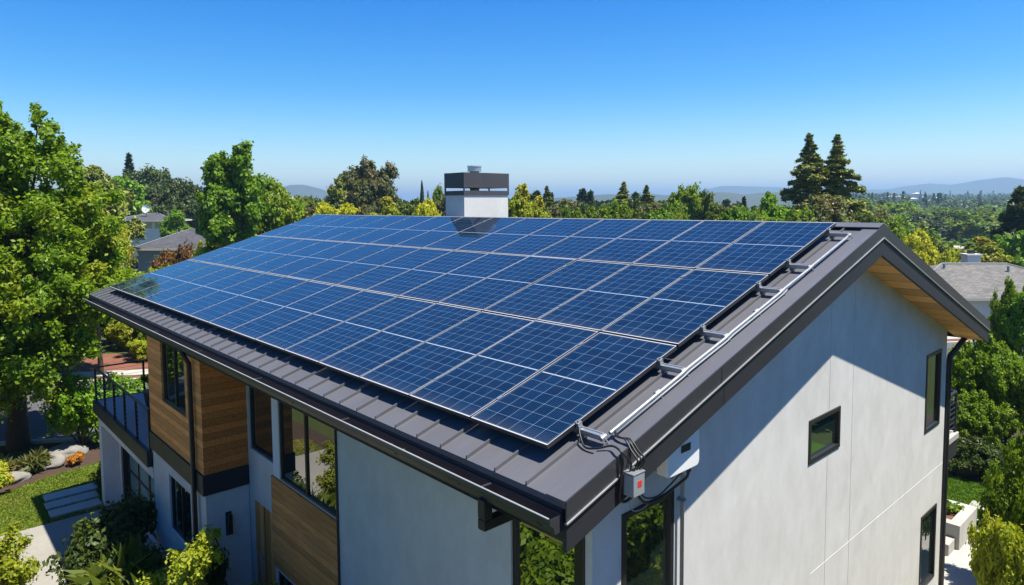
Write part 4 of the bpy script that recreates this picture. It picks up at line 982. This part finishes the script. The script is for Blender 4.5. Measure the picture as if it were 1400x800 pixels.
# behind the ridge
T('euc', 508, 92, 219, 44, 'large clumpy eucalyptus tree above the left part of the ridge')
T('cedar', 468, 96, 238, 30, 'ragged cedar against the left side of the large eucalyptus')
T('pine', 458, 82, 258, 24, 'low dark pine at the foot of the ragged cedar')
T('cypress', 578, 84, 247, 4.2, 'taller pencil-thin cypress left of the chimney')
T('cypress', 586, 84, 261, 3.2, 'shorter pencil-thin cypress left of the chimney')
T('yellow', 585, 62, 276, 25, 'yellow-green dome shaped tree just left of the chimney')
T('green', 600, 84, 256, 17, 'green tree touching the left side of the chimney')
T('goldtip', 712, 50, 256, 34, 'golden tipped tree right of the chimney')
T('goldtip', 735, 50, 272, 26, 'smaller golden tipped tree right of the chimney')
T('mid', 722, 86, 262, 20, 'green tree behind the golden tipped trees')
T('redwood', 748, 80, 255, 38, 'pointed green fir right of the golden tipped trees')
T('pine', 734, 84, 262, 34, 'rounded dark pine between the golden tipped trees and the pointed green fir')
T('fir', 808, 110, 263, 24, 'smallest pointed fir on the skyline right of the chimney')
T('redwood', 853, 92, 250, 44, 'tallest pointed fir on the skyline between chimney and round oak')
T('redwood', 884, 92, 255, 40, 'pointed fir touching the left side of the round oak')
T('green', 937, 78, 257, 30, 'left half of the big rounded tree pair on the skyline')
T('mid', 962, 78, 260, 26, 'right half of the big rounded tree pair on the skyline')
T('bright', 1050, 66, 267, 20, 'bright green tree left of the two redwoods')
T('fir', 1017, 100, 272, 28, 'small bluish fir between the round tree pair and the redwoods')
T('redwood', 1104, 64, 187, 72, 'left one of the two tall redwoods behind the gable peak')
T('redwood', 1142, 65, 189, 74, 'right one of the two tall redwoods behind the gable peak')
T('olive', 1125, 58, 272, 46, 'low olive tree at the foot of the two redwoods')
T('mid', 1175, 62, 288, 30, 'green tree right of the redwoods')
row = [('olive', 425, 62, 280), ('yellow', 446, 60, 279), ('yellow', 478, 62, 281), ('olive', 505, 60, 280), ('goldtip', 530, 58, 272), ('mid', 552, 70, 272), ('mid', 570, 90, 268), ('olive', 612, 76, 268), ('mid', 625, 82, 266), ('olive', 765, 62, 284), ('green', 785, 60, 287), ('dark', 797, 72, 280), ('green', 815, 60, 286), ('mid', 832, 66, 280), ('green', 850, 64, 279), ('dark', 868, 74, 277), ('mid', 872, 60, 286), ('olive', 893, 62, 282), ('bright', 905, 56, 288), ('green', 922, 60, 281), ('mid', 985, 60, 282), ('olive', 1000, 64, 286), ('bright', 1008, 58, 288), ('green', 1028, 60, 287), ('mid', 1042, 66, 283), ('dark', 1070, 62, 288), ('green', 1090, 56, 290), ('olive', 775, 96, 274), ('mid', 690, 90, 270), ('olive', 660, 90, 276), ('bright', 1064, 60, 284), ('mid', 350, 80, 262), ('olive', 415, 88, 268), ('green', 388, 84, 262), ('dark', 437, 96, 272), ('mid', 1190, 70, 296), ('green', 1212, 66, 305), ('dark', 1228, 80, 306), ('olive', 1200, 84, 292)]
RL2 = dict(olive='dull olive tree in the low tree line directly behind the roof', yellow='yellowish tree in the low hedge line left of the eucalyptus', goldtip='golden tree in front of the eucalyptus', mid='mid green tree in the low tree line directly behind the roof', dark='dark tree in the low tree line directly behind the roof', green='rich green tree in the low tree line directly behind the roof', bright='light green tree in the low tree line directly behind the roof')
for k, px, d, top in row: T(k, px, d, top + trg.uniform(-1, 1), trg.uniform(24, 36), RL2[k], group='trees in the low line behind the roof')

# right side valley
T('yellow', 1257, 64, 324, 28, 'glowing yellow tree just beyond the right roof slope')
T('bright', 1236, 70, 316, 26, 'yellow-green tree left of the glowing yellow tree')
T('mid', 1284, 68, 332, 26, 'green tree right of the glowing yellow tree')
T('pine', 1394, 72, 262, 52, 'tall dark pine at the right edge above the neighbour roof')
T('pine', 1424, 70, 256, 52, 'dark pine cut off by the right edge')
T('dark', 1262, 200, 306, 12, 'dark tree in the valley just above the glowing yellow tree')
for px, d, top, hw, k, lb in ((1345, 66, 332, 34, 'goldtip', 'orange-green shrubby tree behind the neighbour roof, left one'), (1374, 67, 335, 34, 'goldtip', 'orange-green shrubby tree behind the neighbour roof, middle one'), (1400, 66, 322, 34, 'bright', 'bright green tree behind the neighbour roof at the right edge'), (1302, 66, 352, 30, 'hedge', 'low green bush behind the neighbour chimney'), (1272, 64, 352, 30, 'hedge', 'yellow-green bush just over the neighbour ridge')):
    T(k, px, d, top, hw, lb, 'tree' if k != 'hedge' else 'shrub')
# the ground in front and beside
VL = dict(green='green rounded tree in the wooded valley to the right', bright='light green rounded tree in the wooded valley to the right', dark='dark rounded oak in the wooded valley to the right', mid='mid green tree in the wooded valley to the right', olive='olive coloured tree in the wooded valley to the right', fir='pointed dark fir in the wooded valley to the right', pine='dark pine in the wooded valley to the right')
vr = random.Random(9); cnt = 0
for i in range(900):
    d = 66 + 380 * vr.random() ** .9; px = vr.uniform(1165, 1440)
    if cnt >= 210: break
    k = vr.choice(['green', 'mid', 'dark', 'green', 'olive', 'mid', 'bright', 'fir', 'pine', 'green', 'bright'])
    x, y = dir_at(px, d)
    if d < 100 and 1265 < px < 1360: continue
    s_ = vr.uniform(.7, 1.15) * (1 + .55 * (d > 170)); place(k, x, y, VL[k], 'tree', s_, s_ * vr.uniform(1.1, 1.6), vr.uniform(0, 6.28), 'trees in the wooded valley'); cnt += 1

# far wood: nobody could count it
def far_wood(name, n, dmin, dmax, p0, p1, seed, hs=(5, 10)):
    rg = np.random.default_rng(seed); C = []; D = []
    for i in range(n):
        d = dmin * (dmax / dmin) ** rg.uniform(0, 1) ; px = rg.uniform(p0, p1); x, y = dir_at(px, d); z = ground_z(x, y)
        if 560 < d < 980 and 1200 < px < 1320 and rg.uniform() < .75: continue
        h = rg.uniform(*hs); k = int((230 if d < 550 else 110) * rg.uniform(.8, 1.2)); con = rg.uniform() < .12; dd = sphere_dirs(k, rg, .35)
        if con:
            t = rg.uniform(0, 1, k); P = np.stack([dd[:, 0] * (1 - t) * h * .22, dd[:, 1] * (1 - t) * h * .22, t * h * 1.25], 1)
        else: cc_ = sphere_dirs(5, rg, .4) * h * .28; P = cc_[rg.integers(0, 5, k)] * np.array([1.5, 1.5, .8]) + dd * h * .3 + np.array([0, 0, h * .5])
        C.append(P + np.array([x, y, z])); D.append(dd + np.array([0, 0, .2]))
    C = np.concatenate(C); D = np.concatenate(D)
    me = leaf_mesh(name, C, D, 1.5, LM['farwood'], rg, 1.3, .5); o = bpy.data.objects.new(name, me); col.objects.link(o); return tag(o, kind='stuff')
LM['farwood'] = leaf_mat('far_foliage', (.022, .05, .012), (.075, .12, .022), (.012, .03, .016), trans=.15)
far_wood('distant_wood', 1100, 420, 1300, 1100, 1480, 1, (12, 19))
far_wood('distant_wood', 1500, 130, 420, 350, 1130, 2, (5, 8))
# hills
hill('hills', 1500, 2600, [(-400, 285), (560, 285), (680, 279), (760, 272), (800, 273), (850, 270), (900, 271), (950, 269), (1020, 268), (1080, 271), (1130, 276), (1180, 282), (1800, 290)], M['hill'], 3, 9)
hill('hills', 2600, 4200, [(-400, 262), (150, 258), (215, 247), (232, 243), (252, 248), (300, 262), (370, 262), (398, 254), (420, 255), (450, 262), (520, 272), (700, 282), (1800, 292)], M['hill'], 4, 11)
hill('distant_hills', 4300, 6100, [(-400, 285), (700, 276), (850, 273), (930, 268), (985, 260), (1030, 258), (1080, 262), (1130, 267), (1180, 265), (1220, 262), (1270, 258), (1300, 260), (1330, 255), (1370, 252), (1420, 254), (1600, 250), (1900, 262)], M['hill'], 5, 16)
hz = MB().box(-11000, 11000, -900, 12500, -95, 178).build('haze', None)
hz.data.materials.clear(); hm_ = bpy.data.materials.new('haze_air'); hm_.use_nodes = True; n = hm_.node_tree
for q in list(n.nodes):
    if q.type == 'BSDF_PRINCIPLED': n.nodes.remove(q)
pv = n.nodes.new('ShaderNodeVolumePrincipled'); pv.inputs['Density'].default_value = .00030; pv.inputs['Color'].default_value = (.42, .66, .92, 1); pv.inputs['Anisotropy'].default_value = .2
n.links.new(pv.outputs[0], [q for q in n.nodes if q.type == 'OUTPUT_MATERIAL'][0].inputs['Volume']); hz.data.materials.append(hm_); tag(hz, kind='stuff')

# ------------------------------------------------------------------ neighbouring houses
def gable_house(label, px, d, W, D, hw, hr, rot, wallm, roofm, wins=(), chim=None, over=.5, zb=None, hip=True, extra=None, name='neighbour_house', yo=None):
    x, y = dir_at(px, d); zg = ground_z(x, y) if zb is None else zb
    r = empty(name, (x, y, zg), label, 'house', rz=YAW + rot)
    MB().box(-W / 2, W / 2, 0, D, -1, hw).build('wall', wallm, r, world=False)
    o = over; q = MB(); rx = W / 2 - (D / 2 if hip else -o)
    e = [(-W / 2 - o, -o, hw), (W / 2 + o, -o, hw), (W / 2 + o, D + o, hw), (-W / 2 - o, D + o, hw)]; t1 = (-rx, D / 2, hr); t2 = (rx, D / 2, hr)
    q.poly([e[0], e[1], t2, t1]).poly([e[1], e[2], t2]).poly([e[2], e[3], t1, t2]).poly([e[3], e[0], t1]).poly([(p[0], p[1], p[2] - .001) for p in e][::-1])
    ro = q.build('roof', roofm, r, world=False)
    MB().box(-W / 2 - o, W / 2 + o, -o - .03, -o, hw - .2, hw + .01).box(-W / 2 - o - .03, -W / 2 - o, -o, D + o, hw - .2, hw + .01).box(W / 2 + o, W / 2 + o + .03, -o, D + o, hw - .2, hw + .01).build('fascia', M['cream'], ro, world=False)
    if name == 'neighbour_house':
        for k_, (vx, vy) in enumerate(((-.18, .42), (.12, .36), (.3, .40))):
            zz = hw + (hr - hw) * (vy * D + o) / (D / 2 + o); MB().tube([(vx * W, vy * D, zz - .2), (vx * W, vy * D, zz + .35 + .1 * k_)], .09, 8).build('roof_vent', M['galv'], r, world=False)
        MB().tube([(-rx, D / 2, hr + .02), (rx, D / 2, hr + .02)], .09, 6).tube([(-W / 2 - o, -o, hw + .02), (-rx, D / 2, hr + .02)], .07, 6).tube([(W / 2 + o, -o, hw + .02), (rx, D / 2, hr + .02)], .07, 6).build('ridge_cap', M['shingle_t'] if roofm is M['shingle_t'] else M['grey_wall'], ro, world=False)
    for (u0, u1, z0, z1) in wins:
        f = MB().box(u0, u1, -.04, -.002, z0, z1).build('window', M['whitep'], r, world=False)
        MB().box(u0 + .06, u1 - .06, -.055, -.041, z0 + .06, z1 - .06).build('pane', M['glass'], f, world=False)
    if chim:
        cx, cy, s_, z0, z1, mt = chim; c = MB().box(cx - s_, cx + s_, cy - s_, cy + s_, z0, z1 - .12).build('chimney', mt, ro, world=False)
        MB().box(cx - s_ - .1, cx + s_ + .1, cy - s_ - .1, cy + s_ + .1, z1 - .12, z1).box(cx - .2, cx + .2, cy - .2, cy + .2, z1, z1 + .3, 1).build('chimney_top', [mt, M['black']], r, world=False)
    return r, ro
# right neighbour: wide shingled roof, white garage door with a row of dark panes
nr, nro = gable_house('neighbouring house with wide grey shingle roof and white garage door on the right', 1388, 50, 15, 10, 3.45, 5.5, -.10, M['white_wall'], M['shingle'], hip=True, over=.6, chim=(.6, 6.6, .5, 4.2, 6.2, M['white_wall']))
gdo = MB()
for k in range(4): gdo.box(-4.7, -1.7, -.05, -.002, .02 + k * .5, .5 + k * .5 - .02)
g_ = gdo.build('garage_door', M['whitep'], nr, world=False); pm = MB()
for k in range(5): pm.box(-4.6 + k * .58, -4.6 + k * .58 + .42, -.062, -.051, 1.62, 1.84)
pm.build('pane', M['glass'], g_, world=False)
sk = MB(); sl_ = (5.5 - 3.45) / (5. + .6)
for xx in (-2.9,): sk.hexa([(xx, 1.6, 2.45 + sl_ * 2.2 + .02), (xx + .85, 1.6, 2.45 + sl_ * 2.2 + .02), (xx + .85, 2.7, 2.45 + sl_ * 3.3 + .02), (xx, 2.7, 2.45 + sl_ * 3.3 + .02), (xx, 1.6, 2.45 + sl_ * 2.2 + .14), (xx + .85, 1.6, 2.45 + sl_ * 2.2 + .14), (xx + .85, 2.7, 2.45 + sl_ * 3.3 + .14), (xx, 2.7, 2.45 + sl_ * 3.3 + .14)])
sk.build('skylight', M['whitep'], nr, world=False)
# cross gable with pale barge boards at the right
q = MB(); gx0, gx1, yy_ = .8, 6.2, -2.6
q.poly([(gx0, yy_, 3.5), ((gx0 + gx1) / 2, yy_, 4.7), ((gx0 + gx1) / 2, 3.4, 4.7), (gx0, -.6, 3.5)]).poly([((gx0 + gx1) / 2, yy_, 4.7), (gx1, yy_, 3.5), (gx1, -.6, 3.5), ((gx0 + gx1) / 2, 3.4, 4.7)])
cgr = q.build('cross_gable_roof', M['shingle'], nr, world=False)
mx_ = (gx0 + gx1) / 2
MB().prism([(gx0, yy_ - .08, 3.28), (mx_, yy_ - .08, 4.48), (mx_, yy_ - .08, 4.74), (gx0, yy_ - .08, 3.54)], (0, .08, 0)).prism([(mx_, yy_ - .08, 4.48), (gx1, yy_ - .08, 3.28), (gx1, yy_ - .08, 3.54), (mx_, yy_ - .08, 4.74)], (0, .08, 0)).build('barge_board', M['cream'], cgr, world=False)
MB().prism([(gx0 + .3, yy_ + .2, -1), (gx1 - .3, yy_ + .2, -1), (gx1 - .3, yy_ + .2, 3.55), (mx_, yy_ + .2, 4.6), (gx0 + .3, yy_ + .2, 3.55)], (0, 1.9, 0)).build('wall', M['white_wall'], nr, world=False)
xa, ya = dir_at(1255, 50); xb_, yb_ = dir_at(1400, 50); xc, yc = dir_at(1400, 43); xd, yd = dir_at(1275, 43)
sheet('driveway', [(xa, ya), (xb_, yb_), (xc, yc), (xd, yd)], M['concrete'], -2.9, thick=.6)
# left neighbours
gable_house('low grey house with dark slate coloured hip roof and brick chimney on the left', 240, 77, 9.2, 8, 2.75, 4.75, -.05, M['grey_wall'], M['shingle_d'], wins=((-2.6, -1.2, .6, 2.0), (1.0, 2.6, .8, 2.0)), chim=(2.2, 4.6, .38, 4., 5.7, M['brick']))
gable_house('long low white house with a band of windows beyond the slate roofed house', 192, 98, 8.5, 7, 5.6, 6.5, -.1, M['white_wall'], M['shingle_d'], wins=tuple((-3.8 + k * 1.5, -2.6 + k * 1.5, 4.3, 5.4) for k in range(5)), over=.7)
gable_house('tan roofed house half hidden behind the small green tree on the left', 240, 116, 7.5, 8, 5.6, 7.3, .1, M['cream'], M['shingle_t'], wins=((-2, -1, 4, 5),))
# valley and ridge houses
gable_house('house with terracotta roof in the valley behind the neighbour chimney', 1303, 84, 5.2, 6, 3.2, 4.5, .2, M['cream'], plain('terracotta_tiles', (.5, .24, .16), .9, 0, .2, 3), zb=-8.6)
gable_house('pale flat roofed house in the valley right of the terracotta roof', 1334, 92, 4.6, 5, 2.9, 3.1, -.2, M['white_wall'], plain('pale_gravel_roof', (.5, .46, .38), .9, 0, .1, 2), zb=-7.6)
hr_ = random.Random(4); sand = plain('sandy_roof', (.62, .50, .33), .9, 0, .1, .2)
for i, (px, row_, ww, tone) in enumerate(((1222, 276, 22, 0), (1236, 278, 14, 1), (1249, 279, 14, 1), (1262, 277, 10, 1), (1281, 278, 16, 0), (1300, 281, 12, 0), (1254, 272, 14, 1), (1232, 289, 9, 1), (1303, 288, 8, 1), (1346, 283, 9, 1))):
    d = 900 + hr_.uniform(-60, 60); zt_ = CAM.z + (278 - row_) / FPX * d
    gable_house(['sand coloured house at the left end of the far ridge', 'white house second on the far ridge', 'white house third on the far ridge', 'small white house in the middle of the far ridge', 'sand coloured house right of the middle of the far ridge', 'sand coloured house at the right end of the far ridge', 'white house standing highest on the far ridge', 'white house below the left end of the far ridge', 'tiny white house below the right end of the far ridge', 'tiny white house alone on the far slope to the right'][i],
                px, d, ww * .8 * d / FPX, 8, 5, 6.2, hr_.uniform(-.3, .3), M['white_wall'], sand if tone == 0 else M['white_wall'], zb=zt_ - 2.6, name='hillside_house', over=.3)

# more roofs between the valley trees
for i, (px, d, row_, W_, rm, lb) in enumerate(((1345, 190, 324, 9, 'shingle_t', 'tan roofed house between the valley trees left of the tall dark pine'), (1236, 240, 304, 10, 'shingle', 'grey roofed house among trees above the glowing yellow tree'), (1312, 330, 297, 11, 'shingle_t', 'tan roofed house in the middle of the wooded valley'), (1368, 420, 291, 13, 'shingle', 'grey roofed house on the far valley side near the tall dark pine'))):
    x, y = dir_at(px, d); zt_ = CAM.z + (278 - row_) / FPX * d
    gable_house(lb, px, d, W_, 9, 4, 6.4, .3 * (-1) ** i, M['white_wall'], M[rm], wins=((-3, -1.6, 1.4, 3), (1, 2.6, 1.4, 3)), zb=zt_ - 6.4, name='valley_house')

# pot on the deck, flowers in the planter
x, y = -14.2, .75; pt = empty('plant_pot', (x, y, DZ), 'dark pot with leafy plant standing on the deck behind the railing', 'plant pot')
MB().tube([(x, y, DZ + .002), (x, y, DZ + .42)], .19, 18, r1=.25).build('pot', M['black'], pt, smooth=False)
rg = np.random.default_rng(8); C, D = lobes_to_leaves([(0, 0, .66, .3, .25), (.15, .05, .6, .22, .2)], 700, rg, 8)
o = bpy.data.objects.new('plant', leaf_mesh('pot_plant', C, D, .07, LM['green'], rg)); col.objects.link(o); o.parent = pt
for i, (x, y) in enumerate(((-1.0, 13.5), (-1.6, 13.7), (-.75, 13.75), (-1.9, 13.4))):
    place('flower', x, y, ['low green planting nearest the planter corner', 'low green planting in the middle of the planter', 'low green planting at the lawn side of the planter', 'low green planting at the house end of the planter'][i], 'plant', .9, 1.1, i, z=GZ + .42)
# right garden shrubs
for i, (px, d, top, hw, k, lb) in enumerate((
    (1335, 21.5, 482, 46, 'big', 'large rounded camellia shrub beyond the rear balcony'), (1390, 21, 498, 46, 'big', 'large rounded camellia shrub at the right edge beyond the lawn'), (1300, 22.5, 505, 28, 'big', 'green shrub just right of the rear downspout'),
    (1355, 19.8, 560, 40, 'big', 'lower camellia shrub in front of the two large ones'), (1310, 20.5, 560, 30, 'laurel', 'dark low shrub beside the mulch bed'),
    (1385, 28, 408, 26, 'big', 'tall bushy shrub at the right edge below the neighbour roof'), (1368, 36, 440, 18, 'big', 'shrub left of the tall bushy shrub near the neighbour garage'), (1412, 27, 398, 34, 'bright', 'bright tree cut off by the right edge below the neighbour roof'),
    (1380, 41, 468, 30, 'laurel', 'clipped dark hedge beside the neighbour garage'), (1351, 42, 462, 11, 'gold', 'small golden shrub at the corner of the neighbour garage'),
    (1345, 24, 498, 26, 'hedge', 'yellow-green shrub between the camellias and the neighbour driveway'))):
    T(k, px, d, top, hw, lb, 'shrub' if k != 'bright' else 'tree')
for i, (x, y) in enumerate(((-2.2, 17.6), (-1.1, 17.9), (.1, 17.7), (1.3, 18.0))):
    place('laurel', x, y, ['dark shrub nearest the house in the bed beyond the lawn', 'second dark shrub from the house in the bed beyond the lawn', 'third dark shrub from the house in the bed beyond the lawn', 'dark shrub farthest right in the bed beyond the lawn'][i], 'shrub', .55, .6, rz=i)
for i, (px, d, top, hw, k, lb) in enumerate(((1412, 12.8, 660, 50, 'big', 'bright leafy shrub in the bottom right corner'), (1408, 11.4, 735, 52, 'hedge', 'lower bright leafy shrub at the bottom right, nearest the bench'), (1416, 15, 615, 32, 'big', 'green shrub at the right edge above the bottom corner shrub'), (1440, 11.5, 690, 40, 'big', 'bright leafy shrub cut off by the bottom right corner'))):
    T(k, px, d, top, hw, lb, 'shrub')

# ------------------------------------------------------------------ parked cars glimpsed on the left
def car(px, d, rot, paint, label):
    x, y = dir_at(px, d); r = empty('parked_car', (x, y, ground_z(x, y)), label, 'car', rz=rot); W = .9
    side = [(-2.2, .35), (-2.2, .85), (-1.3, 1.0), (-.6, 1.45), (.9, 1.5), (1.7, 1.05), (2.15, .95), (2.2, .4)]
    MB().prism([(a, -W, b) for a, b in side], (0, 2 * W, 0)).build('body', paint, r, world=False, bevel=.06)
    for s_ in (-1, 1):
        yy = s_ * (W + .004); MB().prism([(-1.15, yy, 1.02), (-.55, yy, 1.38), (.85, yy, 1.42), (1.45, yy, 1.05)], (0, s_ * .006, 0)).build('side_window', M['glass'], r, world=False)
        for xx in (-1.4, 1.35):
            wh = MB().tube([(xx, s_ * (W - .12), .33), (xx, s_ * (W + .03), .33)], .33, 18).build('wheel', M['black'], r, world=False); MB().tube([(xx, s_ * (W + .031), .33), (xx, s_ * (W + .04), .33)], .2, 12).build('rim', M['alu'], wh, world=False)
        MB().box(-2.215, -2.19, s_ * .6 - .18, s_ * .6 + .18, .62, .78).build('headlight', M['whitep'], r, world=False)
    MB().prism([(-1.25, -.75, 1.035), (-.62, -.7, 1.455), (-.62, .7, 1.455), (-1.25, .75, 1.035)], (-.015, 0, .012)).build('windscreen', M['glass'], r, world=False)
car(148, 66, YAW + .2, M['whitep'], 'white parked car glimpsed between the trees left of the roof'); car(203, 84, YAW + .1, M['whitep'], 'white parked car in front of the long low white house')
car(189, 83, YAW, M['black'], 'dark parked car left of the white one by the low house')

# short grass blades over the two lawns: nobody could count them
def blades(x0, x1, y0, y1, n, seed, mat, poly):
    rg = np.random.default_rng(seed); P = np.stack([rg.uniform(x0, x1, n), rg.uniform(y0, y1, n)], 1)
    px_, py_ = np.array(poly).T; ins = np.zeros(n, bool); j = len(px_) - 1
    for i in range(len(px_)):
        c = ((py_[i] > P[:, 1]) != (py_[j] > P[:, 1])) & (P[:, 0] < (px_[j] - px_[i]) * (P[:, 1] - py_[i]) / (py_[j] - py_[i] + 1e-9) + px_[i]); ins ^= c; j = i
    P = P[ins]; C = np.concatenate([P, np.full((len(P), 1), GZ + .04)], 1); D = rg.normal(size=(len(P), 3)) * .8; D[:, 2] = .4
    o = bpy.data.objects.new('grass', leaf_mesh('grass', C, D, .022, LM[mat], rg, 3.2, .4)); col.objects.link(o); tag(o, kind='stuff')
LM['grass'] = leaf_mat('grass_blades', (.09, .15, .01), (.20, .25, .03), (.34, .28, .09), trans=.3)
LM['grass_g'] = leaf_mat('green_grass_blades', (.06, .14, .01), (.14, .24, .02), trans=.3)
blades(-19, -15.4, -4.6, 6, 60000, 1, 'grass', [(-15.42, 1.2), (-15.42, -4.5), (-16.6, -4.6), (-17.6, -3.4), (-18.2, -2.1), (-18.75, -.9), (-19.0, .3), (-19.0, 2.5), (-18.4, 6), (-15.8, 6)])
blades(-3.5, 3, 14.6, 17.3, 40000, 2, 'grass_g', [(-3.5, 14.6), (6, 14.6), (7, 17.2), (-3.5, 17.4)])

sd = empty('satellite_dish', (0, 0, 0), 'white satellite dish on the roof of the long low white house', 'satellite dish'); x, y = dir_at(201, 99.5); sd.location = (x, y, GZ + 6.2)
bm = bmesh.new(); bmesh.ops.create_uvsphere(bm, u_segments=20, v_segments=12, radius=.75)
bmesh.ops.delete(bm, geom=[v for v in bm.verts if v.co.z > -.45], context='VERTS')
for v in bm.verts: v.co.z = (v.co.z + .45) * .8
bmesh.ops.scale(bm, vec=(1.1, 1.1, 1), verts=bm.verts); bmesh.ops.rotate(bm, cent=(0, 0, 0), matrix=Matrix.Rotation(R(75), 3, 'X'), verts=bm.verts); bmesh.ops.translate(bm, vec=(0, -.1, 1.0), verts=bm.verts)
me = bpy.data.meshes.new('dish'); bm.to_mesh(me); bm.free(); me.materials.append(M['whitep']); o = bpy.data.objects.new('dish', me); col.objects.link(o); o.parent = sd; o.rotation_euler = (0, 0, YAW)
MB().tube([(0, 0, -.2), (0, 0, .95)], .05, 8).build('mast', M['galv'], sd, world=False)
